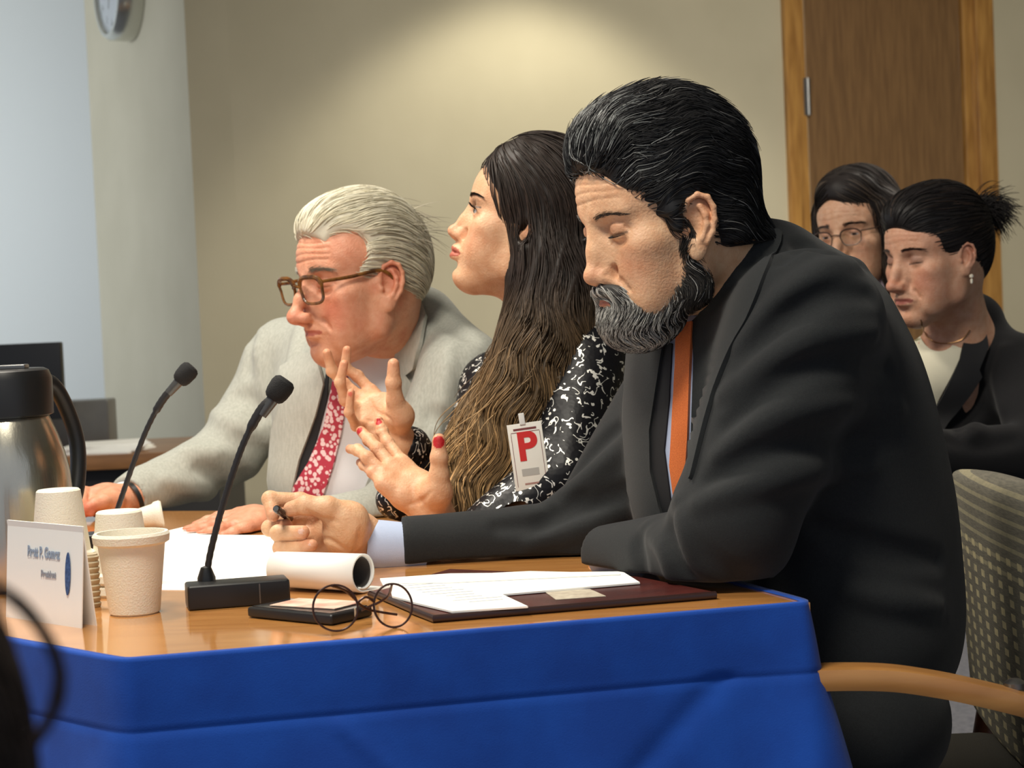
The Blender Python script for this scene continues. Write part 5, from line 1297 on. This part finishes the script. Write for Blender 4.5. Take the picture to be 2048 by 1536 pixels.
v, q = surf(os_.ops, FO.o-.2, FO.o+.2, .0026)
parts = [(v, q, np.tile(np.array([.62, .58, .46]), (len(v), 1)))]
def odir(p):
    q = FO.loc(p); d = np.zeros_like(q); d[:, 0] = -1; d[:, 2] = np.clip((q[:, 0]-.045)*12, 0, .5)-np.clip(-q[:, 0]*8, -.1, 1.1)-.35*np.clip((.07-q[:, 2])*12, 0, 1)
    d[:, 1] = .2*np.sin(q[:, 0]*50+q[:, 2]*60); return d@FO.A.T
v0 = v[rg.choice(len(v), 3000)]; v0 = v0[(os0(v0) > -.005)]
ln = grow(os0, os0.snap(v0, .0005), odir, 10, .007, lambda s: .0008+.003*math.sin(s*2.6), rg, .10)
cols = dup_col((.80, .76, .60), len(v0), .14, rg, (.40, .36, .25), .18); parts.append(strand_mesh(ln, .0008, cols))
# wisps at the back
st = os0.snap(np.array([FO.w((-.09+.03*rg.random(), .05*rg.normal(), .09-.05*rg.random())) for _ in range(60)]), 0)
ln = [st]; p = st.copy(); dr = FO.d((-1, 0, -.25)); jt_ = rg.normal(0, .22, st.shape)
for i in range(7): p = p+(dr+jt_+np.array([0, 0, -.05*i]))*.007; ln.append(p.copy())
parts.append(strand_mesh(np.stack(ln, 1), .0006, dup_col((.55, .5, .4), 60, .2, rg))); hair_object('hair', parts, OLD)
# jacket
gsuit = mat('pale_grey_suit', S(176, 178, 168), .85, c2=S(162, 164, 154), nscale=260, stretch=(1, 1, .25), bump=.3, bscale=1100, sheen=.1)
gsuitl = mat('pale_grey_lapel', S(184, 186, 176), .85, c2=S(172, 174, 164), nscale=260, stretch=(1, 1, .25), bump=.3, bscale=1100)
JO = Shape()
JO.u(ell(P(735, 800, 3.44), (.175, .125, .125), rotA('Z', -22)), 0)
JO.u(ell(P(720, 960, 3.45), (.165, .13, .16), rotA('Z', -22)), .05)
JO.u(ell(P(710, 1150, 3.47), (.165, .14, .14), rotA('Z', -22)), .05)
JO.u(cap(P(812, 655, 3.42), P(745, 770, 3.40), .066, .095), .05)
JO.u(cap(P(845, 655, 3.42), P(935, 735, 3.27), .060, .060), .05); JO.u(cap(P(700, 700, 3.46), P(580, 715, 3.58), .065, .070), .05)
jo = Shape(JO.ops)
JO.u(cap(P(575, 735, 3.60), P(455, 905, 3.54), .072, .058), .04)
JO.u(cap(P(452, 912, 3.54), P(285, 985, 3.42), .058, .042), .02)
JO.u(cap(P(285, 985, 3.42), P(250, 1000, 3.38), .042, .038), .015)
JO.u(cap(P(915, 760, 3.24), P(790, 1030, 3.20), .070, .055), .04)
JO.u(cap(P(790, 1035, 3.20), P(575, 1050, 3.12), .052, .036), .02)
JO.s(cap(FO.w((-.03, 0, -.05)), P(785, 700, 3.41), .0665, .064), .006)
for L, r_, cut in (([(505, 640), (498, 690), (494, 740)], .006, True), ([(470, 790), (500, 800), (530, 830)], .009, True), ([(430, 830), (470, 850), (520, 870)], .009, False), ([(370, 905), (430, 910), (470, 940)], .010, False), ([(400, 940), (440, 960), (450, 1000)], .009, True), ([(330, 960), (380, 975), (430, 1000)], .009, False), ([(455, 920), (490, 960), (520, 1010)], .010, True), ([(610, 640), (590, 720), (580, 800)], .009, False), ([(520, 700), (535, 800), (545, 900)], .008, False), ([(820, 610), (880, 640), (940, 670)], .008, True), ([(900, 700), (890, 800), (870, 900)], .008, False), ([(860, 830), (900, 850), (930, 900)], .008, True)):
    JO.fold(L, r_*1.15, -.004 if not cut else .004, .024, cut, 2.9, 4.2)
sleeve_end(JO, P(258, 998, 3.385), P(300, 982, 3.43), .030); sleeve_end(JO, P(590, 1048, 3.125), P(680, 1045, 3.16), .030)
on_table(JO)
JO.d(lambda p: .0025*lump(p*np.array([1, 1, .8]), 30, 10, 1)+.001*lump(p, 75, 10, 6))
lo, hi = bounds([P(230, 1030, 3.4), P(985, 1250, 3.2), P(575, 620, 3.64), P(900, 600, 3.2)], .10)
sdf_mesh('jacket', JO, lo, hi, .0042, gsuit, OLD)
ko = dict(d0=2.95, d1=4.2, step=8)
wshirt = mat('white_shirt', S(226, 228, 232), .75, bump=.15, bscale=900)
jo2 = jo
patch_obj('shirt', jo2, [(690, 700), (830, 600), (838, 640), (800, 740), (760, 850), (740, 1010), (715, 1040), (590, 1010), (610, 960), (650, 830)], .006, .006, wshirt, OLD, **ko)
patch_obj('lining', jo2, [(655, 770), (668, 700), (660, 800), (636, 890), (600, 1000), (590, 1010), (604, 930), (630, 840)], .010, .003, lin, OLD, **ko)
tiem = mat('red_tie', S(188, 64, 82), .5, bump=.2, bscale=900)
nt_, N_, L_, b_ = nodes_of(tiem); tc = N_('ShaderNodeTexCoord'); vo = N_('ShaderNodeTexVoronoi'); vo.inputs['Scale'].default_value = 120; L_(tc.outputs['Object'], vo.inputs[0])
rp = N_('ShaderNodeValToRGB'); rp.color_ramp.interpolation = 'CONSTANT'; rp.color_ramp.elements[0].color = (*S(235, 205, 205), 1); rp.color_ramp.elements[1].position = .47; rp.color_ramp.elements[1].color = (*S(180, 52, 72), 1); L_(vo.outputs['Distance'], rp.inputs[0]); L_(rp.outputs[0], b_.inputs['Base Color'])
patch_obj('tie', jo2, [(676, 740), (700, 735), (697, 800), (688, 860), (672, 930), (652, 990), (600, 995), (592, 980), (625, 925), (655, 850), (668, 790)], .013, .006, tiem, OLD, **ko)
patch_obj('lapel', jo2, [(612, 715), (640, 712), (656, 770), (640, 830), (608, 920), (588, 1010), (560, 1040), (548, 960), (556, 860), (575, 800), (572, 740)], .014, .007, gsuitl, OLD, **ko)
patch_obj('lapel', jo2, [(838, 600), (858, 640), (852, 690), (838, 735), (812, 752), (836, 778), (815, 850), (780, 920), (745, 1000), (722, 1042), (716, 1010), (745, 940), (752, 860), (770, 790), (790, 720), (812, 650)], .014, .007, gsuitl, OLD, **ko)
tube_mesh('shirt_cuff', PL((290, 984, 3.42), (250, 997, 3.385), (238, 1001, 3.378)), (.027, .029, .0285), .002, wshirt, OLD)
tube_mesh('watch_strap', PL((272, 1000, 3.372), (264, 1003, 3.368)), (.0315, .0315), .003, black, OLD)
seated(OLD, P(720, 1200, 3.45), 'trousers', gsuit, -.25, 3.45, -1, floor_seat=.50)
# ring
b = MB(); c_ = P(468, 1034, 3.085); A_ = axes_from(P(430, 1044, 3.07)-P(472, 1038, 3.07), (0, 0, 1))
tube_mesh('ring', [P(449, 1048, 3.043), P(446, 1049, 3.043)], (.0105, .0105), .0016, mat('gold_ring', S(220, 190, 110), .2, 1), OLD)
# glasses on the face
def specs(F, lab, mt, wd=.0225, ht=.018, ez=-.004, xx=.0905, th=.0019, temple=True, sq_=3.2, loc=None, lens=True, tilt=.1):
    G = thing('eyeglasses', F.w((xx, 0, ez)), lab, 'eyeglasses')
    for s in (1, -1):
        c = np.array([xx, s*(.0105+wd*.95), ez]); pts = []
        for t in np.linspace(0, 2*math.pi, 41):
            a, b_ = math.cos(t), math.sin(t); a = math.copysign(abs(a)**(2/sq_), a); b_ = math.copysign(abs(b_)**(2/sq_), b_)
            yy = wd*a*(1 if b_ > 0 else .93); pts.append(F.w(c+np.array([-abs(s*yy+.0)*0-.006*max(a, 0)*1.0+tilt*ht*b_, s*yy, ht*b_])))
        MB().tube(pts, [(th*(1.5 if math.sin(t) > .3 else 1))*F.s for t in np.linspace(0, 2*math.pi, 41)], 8, False).build('rim', mt, G)
        if lens:
            b = MB(); cen = sum(pts[:-1])/40; b.add(pts[:-1]+[cen], [(i, (i+1) % 40, 40) for i in range(40)]); b.build('lens', MATS['lens_glass'], G)
        if temple:
            e = F.w(c+np.array([-.006, s*wd*1.02, ht*.6])); MB().tube(spline([e, F.w((.05, s*(.070), ez+ht*.62)), F.w((.0, s*.0765, ez+ht*.75)), F.w((-.022, s*.079, ez-.004))], 6), th*1.15*F.s, 8).build('temple', mt, G)
    MB().tube(spline([F.w((xx+.001, .0115, ez+.005)), F.w((xx+.004, 0, ez+.008)), F.w((xx+.001, -.0115, ez+.005))], 6), th*F.s, 8).build('bridge', mt, G)
    return G
tort = mat('tortoiseshell', S(70, 44, 24), .2, c2=S(128, 86, 40), nscale=60)
specs(FO, 'tortoiseshell eyeglasses worn low on the nose by the white-haired person', tort, .0275, .0200, -.008, .102, .0024)
# ================================================================== THE WOMAN WITH TIED HAIR
BUN = thing('person', P(1960, 1150, 3.70)*np.array([1, 1, 0]), 'person with dark tied-up hair, black blazer over a cream top, looking down', 'person')
gB = dict(open=0, nosel=1.05, ntip=1.08, nw=1.05, brow=.0065, lip=.8, frown=-.003, rud=.6, mottle=.5, earx=-.010, earz=-.014, ears=.92, eart=-14, lash=.9, lashz=-.0062, eyesh=.8, eyecol=S(130, 96, 84), jaww=.047, cheek=.003, age=.35, mz=-.001)
FB = ear_frame(1930, 518, 3.53, 60, 8, 0, .97, gB)
HB = Shape(); head(HB, FB, gB)
HB.u(cap(FB.w((-.028, 0, -.045)), P(1925, 690, 3.68), .052, .058), .025)
HB.chain([P(1925, 700, 3.70), P(1960, 900, 3.74), P(1975, 1130, 3.74)], [.075, .085, .10], .03)
HB.u(ell(P(1886, 735, 3.66), (.060, .05, .06)), .03)
HB.chain([P(2035, 730, 3.62), P(2075, 905, 3.48), P(1900, 905, 3.44), P(1850, 915, 3.42)], [.035, .032, .024, .023], .01)
hand(HB, P(1848, 915, 3.42), PL((1815, 905, 3.42), (1812, 913, 3.41), (1812, 922, 3.40), (1816, 930, 3.40)), [PL((1790, 908, 3.42), (1778, 915, 3.42), (1768, 922, 3.42)), PL((1788, 916, 3.41), (1775, 923, 3.41), (1764, 930, 3.41)), PL((1788, 925, 3.40), (1776, 931, 3.40), (1766, 937, 3.40)), PL((1794, 933, 3.40), (1784, 938, 3.40), (1775, 943, 3.40))], PL((1836, 903, 3.41), (1822, 896, 3.40), (1808, 896, 3.39), (1796, 898, 3.38)))
lo, hi = bounds([FB.o, P(1780, 930, 3.4), P(1975, 1130, 3.74), P(2075, 905, 3.48)], .13)
skb = skincol(FB, gB, S(218, 172, 142), S(196, 116, 98), S(170, 92, 86))
sdf_mesh('body', HB, lo, hi, .0021, skinM, BUN, skb); eyes(FB, BUN); brows(FB, BUN, HB, (.05, .035, .03), 150, th=.002)
rg = np.random.default_rng(41)
qs = Shape(); qs.u(FB.ell((-.020, 0, .045), (.102, .084, .088)), 0); qs.u(FB.ell((.028, 0, .078), (.060, .060, .044)), .02); qs.u(FB.ell((-.065, 0, .0), (.055, .066, .075)), .03)
qs.u(FB.ell((-.112, 0, .055), (.024, .026, .026)), .015)
qs.s(FB.ell((.115, 0, -.030), (.076, .13, .098)), .008)
for s in (1, -1): qs.s(FB.ell((-.008, s*.092, -.014), (.019, .030, .030)), .004); qs.s(FB.ell((.046, s*.088, -.040), (.038, .05, .048)), .006)
qs.s(FB.ell((-.0, 0, -.100), (.085, .10, .056)), .012)
qs0 = Shape(qs.ops); qs.d(lambda p: .002*lump(FB.loc(p)*np.array([.3, 1, 1]), 120, 10, 4))
v, q = surf(qs.ops, FB.o-.21, FB.o+.21, .003)
parts = [(v, q, np.tile(np.array([.012, .010, .010]), (len(v), 1)))]
def qdir(p):
    q = FB.loc(p); d = np.zeros_like(q); d[:, 0] = -1; d[:, 2] = np.clip((q[:, 0]-.045)*10, 0, .6)+np.clip((.055-q[:, 2])*7, -.8, .6)*.8; return d@FB.A.T
v0 = v[rg.choice(len(v), 1800)]; ln = grow(qs0, qs0.snap(v0, .0005), qdir, 9, .0075, lambda s: .0008+.0015*math.sin(s*3), rg, .09)
parts.append(strand_mesh(ln, .0009, dup_col((.018, .015, .015), len(v0), .3, rg, (.06, .04, .03), .08)))
# loose tail ends sticking out of the knot
K0 = FB.w((-.128, 0, .060)); N = 420; st = K0+rg.normal(0, .010, (N, 3)); dr = np.stack([.85+rg.normal(0, .30, N), rg.normal(0, .35, N), .35+rg.normal(0, .35, N)], 1)
ln = [st]; p = st.copy(); gv = rg.uniform(.05, .32, N)
for i in range(9):
    dd_ = dr.copy(); dd_[:, 2] -= gv*i; dd_ /= np.linalg.norm(dd_, axis=1, keepdims=True); p = p+dd_*rg.uniform(.0045, .0095, (N, 1)); ln.append(p.copy())
parts.append(strand_mesh(np.stack(ln, 1), .0009, dup_col((.014, .011, .011), N, .3, rg)))
hair_object('hair', parts, BUN)
b = MB(); ep = FB.w((-.010, .082, -.046)); b.lathe([(.0001, -.004), (.0035, -.002), (.004, .002), (.0001, .004)], ep, 12); b.lathe([(.0001, -.014), (.0022, -.012), (.0026, -.006), (.0001, -.004)], ep, 12); b.build('earring', mat('pearl', S(235, 228, 210), .2), BUN)
blk = mat('black_blazer', S(27, 27, 29), .82, c2=S(22, 22, 24), nscale=400, bump=.3, bscale=900, sheen=.1, spec=.25)
TB_ = Shape(); TB_.u(ell(P(1935, 800, 3.73), (.155, .095, .13), rotA('Z', -10)), 0); TB_.u(ell(P(1960, 960, 3.74), (.15, .11, .14)), .05); TB_.u(ell(P(1975, 1120, 3.74), (.16, .13, .12)), .05)
TB_.u(cap(P(1946, 650, 3.70), P(1965, 730, 3.70), .060, .075), .04)
tb = Shape(TB_.ops)
TB_.u(cap(P(2045, 735, 3.64), P(2085, 900, 3.50), .062, .056), .04); TB_.u(cap(P(2085, 905, 3.50), P(1880, 905, 3.44), .054, .040), .02)
TB_.u(cap(P(1820, 760, 3.82), P(1790, 880, 3.75), .055, .05), .03)
TB_.s(cap(FB.w((-.02, 0, -.06)), P(1895, 680, 3.64), .054, .046), .006)
for L, r_, cut in (([(1960, 760), (1935, 820), (1915, 860)], .010, True), ([(1985, 790), (1960, 840), (1940, 880)], .010, False), ([(1900, 880), (1960, 890), (2030, 880)], .008, True), ([(2010, 700), (2000, 760), (2010, 820)], .009, False)): TB_.fold(L, r_, -.004 if not cut else .004, .024, cut, 3.0, 4.4)
TB_.d(lambda p: .0022*lump(p, 30, 10, 1))
lo, hi = bounds([P(1790, 880, 3.75), P(2095, 1180, 3.5), P(1900, 650, 3.75), P(1900, 900, 3.42)], .10)
sdf_mesh('blazer', TB_, lo, hi, .005, blk, BUN)
kb = dict(d0=3.2, d1=4.4, step=9)
cream = mat('cream_top', S(236, 230, 204), .8, bump=.2, bscale=500)
tb2 = Shape(tb.ops); tb2.u(ell(P(1886, 735, 3.66), (.060, .05, .06)), .04)
patch_obj('top', tb2, spline([(1843, 643), (1840, 662), (1852, 692), (1872, 706), (1898, 700), (1926, 668), (1915, 720), (1880, 790), (1866, 826), (1850, 780), (1828, 710), (1820, 676), (1843, 643)], 4)[:-1], .010, .006, cream, BUN, **kb)
patch_obj('lapel', tb2, [(1930, 655), (1950, 600), (1965, 640), (1972, 700), (1952, 740), (1958, 752), (1925, 800), (1890, 860), (1868, 850), (1866, 824), (1885, 785), (1915, 720)], .016, .007, mat('black_lapel', S(33, 33, 35), .8, bump=.3, bscale=900), BUN, **kb)
b = MB(); npts = Shape(HB.ops).cast(spline([(1842, 640), (1850, 668), (1870, 684), (1900, 686), (1925, 678), (1940, 660)], 6), 3.2, 4.2, .0012); b.tube(npts, .0011, 6, False); b.build('necklace', mat('necklace_gold', S(170, 130, 90), .3, .8), BUN)
seated(BUN, P(1975, 1100, 3.74), 'trousers', blk, -.42, 3.74, -1, floor_seat=.50)
# ================================================================== THE WOMAN IN GLASSES BEHIND
GLS = thing('person', P(1750, 1100, 4.10)*np.array([1, 1, 0]), 'person in glasses with shoulder-length dark hair, mostly hidden behind the bearded one', 'person')
gG = dict(open=.32, nosel=1.0, brow=.007, lip=.9, rud=.4, mottle=.4, lash=.6, lashz=.003, eyesh=.4, age=.5)
FG = Fr(P(1716, 462, 4.02), 38, 6, 4, .98)
HG = Shape(); head(HG, FG, gG); HG.u(cap(FG.w((-.028, 0, -.045)), P(1735, 660, 4.08), .052, .058), .025)
HG.chain([P(1735, 670, 4.10), P(1750, 850, 4.12), P(1750, 1080, 4.12)], [.07, .085, .10], .03)
lo, hi = bounds([FG.o, P(1750, 1080, 4.12)], .16)
sdf_mesh('body', HG, lo, hi, .0024, skinM, GLS, skincol(FG, gG, S(222, 180, 148), S(196, 122, 100), S(160, 84, 80))); eyes(FG, GLS, gaze=(0, -12)); brows(FG, GLS, HG, (.05, .035, .03), 120)
rg = np.random.default_rng(51)
gs = Shape(); gs.u(FG.ell((-.020, 0, .045), (.100, .084, .092)), 0); gs.u(FG.ell((.020, -.0, .085), (.060, .060, .042)), .02)
for s, r_ in ((1, .040), (-1, .032)):
    gs.u(FG.cap((-.005, s*.066, .04), (-.002, s*.082, -.08), r_, r_*.95), .02); gs.u(FG.cap((-.002, s*.082, -.08), (.005, s*.080, -.155), r_*.95, r_*.7), .02)
gs.u(FG.cap((-.055, 0, .0), (-.05, 0, -.13), .075, .06), .03)
gs.s(FG.ell((.100, -.012, -.035), (.090, .066, .112)), .008)
gs0 = Shape(gs.ops); gs.d(lambda p: .003*lump(FG.loc(p)*np.array([1, 1, .25]), 110, 10, 4))
v, q = surf(gs.ops, FG.o-.26, FG.o+.22, .0034)
parts = [(v, q, np.tile(np.array([.016, .012, .011]), (len(v), 1)))]
def gdir(p):
    q = FG.loc(p); d = np.zeros_like(q); d[:, 2] = -1; d[:, 1] = np.where(q[:, 2] > .06, np.sign(q[:, 1])*1.5, .1*np.sin(q[:, 2]*50)); d[:, 0] = -.3*(q[:, 2] > .03); return d@FG.A.T
v0 = v[rg.choice(len(v), 1800)]; ln = grow(gs0, gs0.snap(v0, .0005), gdir, 10, .009, lambda s: .0008+.0015*math.sin(s*3), rg, .08)
cutg = FG.ell((.100, -.012, -.035), (.084, .060, .106)); kp = cutg(ln.reshape(-1, 3)).reshape(len(ln), -1).min(1) > 0; ln = ln[kp]
parts.append(strand_mesh(ln, .0011, dup_col((.026, .019, .016), len(ln), .3, rg, (.10, .075, .055), .14))); hair_object('hair', parts, GLS)
TG = Shape(); TG.u(ell(P(1750, 820, 4.14), (.18, .10, .14)), 0); TG.u(ell(P(1750, 1020, 4.14), (.16, .11, .16)), .05); TG.u(cap(P(1735, 650, 4.11), P(1740, 730, 4.12), .058, .09), .04); TG.s(cap(FG.w((-.02, 0, -.06)), P(1720, 690, 4.06), .058, .056), .006)
TG.u(cap(P(1590, 780, 4.1), P(1570, 1000, 4.02), .055, .045), .04); TG.u(cap(P(1900, 780, 4.14), P(1920, 1000, 4.06), .055, .045), .04); TG.d(lambda p: .0022*lump(p, 30, 10, 1))
lo, hi = bounds([P(1570, 1120, 4.0), P(1930, 1120, 4.1), P(1735, 620, 4.16)], .10); sdf_mesh('jacket', TG, lo, hi, .008, mat('navy_jacket', S(28, 28, 40), .8, bump=.3, bscale=600), GLS)
cg = Shape(); cg.u(cap(FG.w((-.018, 0, -.105)), FG.w((-.025, 0, -.150)), .063, .070), 0); cg.s(cap(FG.w((-.018, 0, -.06)), FG.w((-.028, 0, -.18)), .058, .062), .002)
sdf_mesh('collar', cg, FG.o-.3, FG.o+.2, .003, mat('lilac_collar', S(206, 190, 206), .7), GLS)
seated(GLS, P(1750, 1060, 4.14), 'trousers', blk, -.40, 4.14, -1, floor_seat=.50)
specs(FG, 'thin brown framed eyeglasses on the face of the half-hidden person behind', mat('brown_frame', S(60, 42, 34), .3), .0225, .0165, -.006, .0945, .0011, True, 2.6)
# ================================================================== FOREGROUND PERSON, back of the head
FGP = thing('person', P(-560, 2400, .62)*np.array([1, 1, 0]), 'person in the near left foreground, only blurred dark hair showing', 'person')
FF = Fr(P(-575, 1785, .62), 175, 8, 0, 1.0); gF = dict(open=.5)
HF = Shape(); head(HF, FF, gF); HF.u(cap(FF.w((-.03, 0, -.05)), FF.o+np.array([0, -.05, -.26]), .055, .062), .03); HF.chain([FF.o+np.array([0, -.05, -.26]), FF.o+np.array([0, -.05, -.6])], [.11, .12], .04)
lo, hi = bounds([FF.o, FF.o+np.array([0, -.05, -.6])], .16); sdf_mesh('body', HF, lo, hi, .004, skinM, FGP, skincol(FF, gF, S(206, 160, 134), S(186, 112, 96), S(160, 84, 80))); eyes(FF, FGP)
rg = np.random.default_rng(61)
fs_ = Shape(); fs_.u(FF.ell((-.02, 0, .04), (.112, .094, .098)), 0); fs_.u(FF.cap((-.04, 0, .0), (-.05, 0, -.16), .092, .085), .03); fs_.s(FF.ell((.12, 0, -.04), (.085, .12, .115)), .01)
fs0 = Shape(fs_.ops); fs_.d(lambda p: .004*lump(FF.loc(p)*np.array([1, 1, .3]), 90, 10, 4)); v, q = surf(fs_.ops, FF.o-.32, FF.o+.2, .005)
parts = [(v, q, np.tile(np.array([.018, .013, .010]), (len(v), 1)))]
v0 = v[rg.choice(len(v), 2500)]; ln = grow(fs0, fs0.snap(v0, .001), lambda p: np.tile(np.array([[0.0, .1, -1.]]), (len(p), 1)), 12, .012, lambda s: .001+.005*math.sin(s*3), rg, .2)
parts.append(strand_mesh(ln, .0007, dup_col((.03, .02, .015), len(ln), .3, rg)))
# the loose lock that curls out to the right
lk = spline(PL((-60, 1150, .60), (0, 1178, .60), (55, 1220, .60), (98, 1280, .60), (120, 1340, .60), (112, 1410, .60), (80, 1470, .60), (20, 1530, .60), (-60, 1590, .60)), 5)
N = 60; off = rg.normal(0, .0008, (N, 1, 3))+rg.normal(0, .0003, (N, len(lk), 3)).cumsum(1)*.35; parts.append(strand_mesh(lk[None]+off, .00035, dup_col((.05, .035, .03), N, .3, rg), .8)); hair_object('hair', parts, FGP)
TF = Shape(); c_ = FF.o+np.array([0, -.05, -.40]); TF.u(ell(c_, (.21, .12, .16)), 0); TF.u(ell(c_+np.array([0, 0, -.2]), (.17, .12, .2)), .05); TF.u(cap(c_+np.array([.17, 0, .02]), c_+np.array([.20, .06, -.25]), .055, .045), .03); TF.u(cap(c_+np.array([-.17, 0, .02]), c_+np.array([-.20, .06, -.25]), .055, .045), .03); TF.s(cap(FF.o, c_, .064, .064), .01)
sdf_mesh('sweater', TF, c_-.5, c_+.3, .009, mat('dark_sweater', S(40, 38, 42), .9, bump=.4, bscale=300), FGP)
seated(FGP, c_+np.array([0, 0, -.4]), 'trousers', blk, -.02, 0, 1, floor_seat=.45)
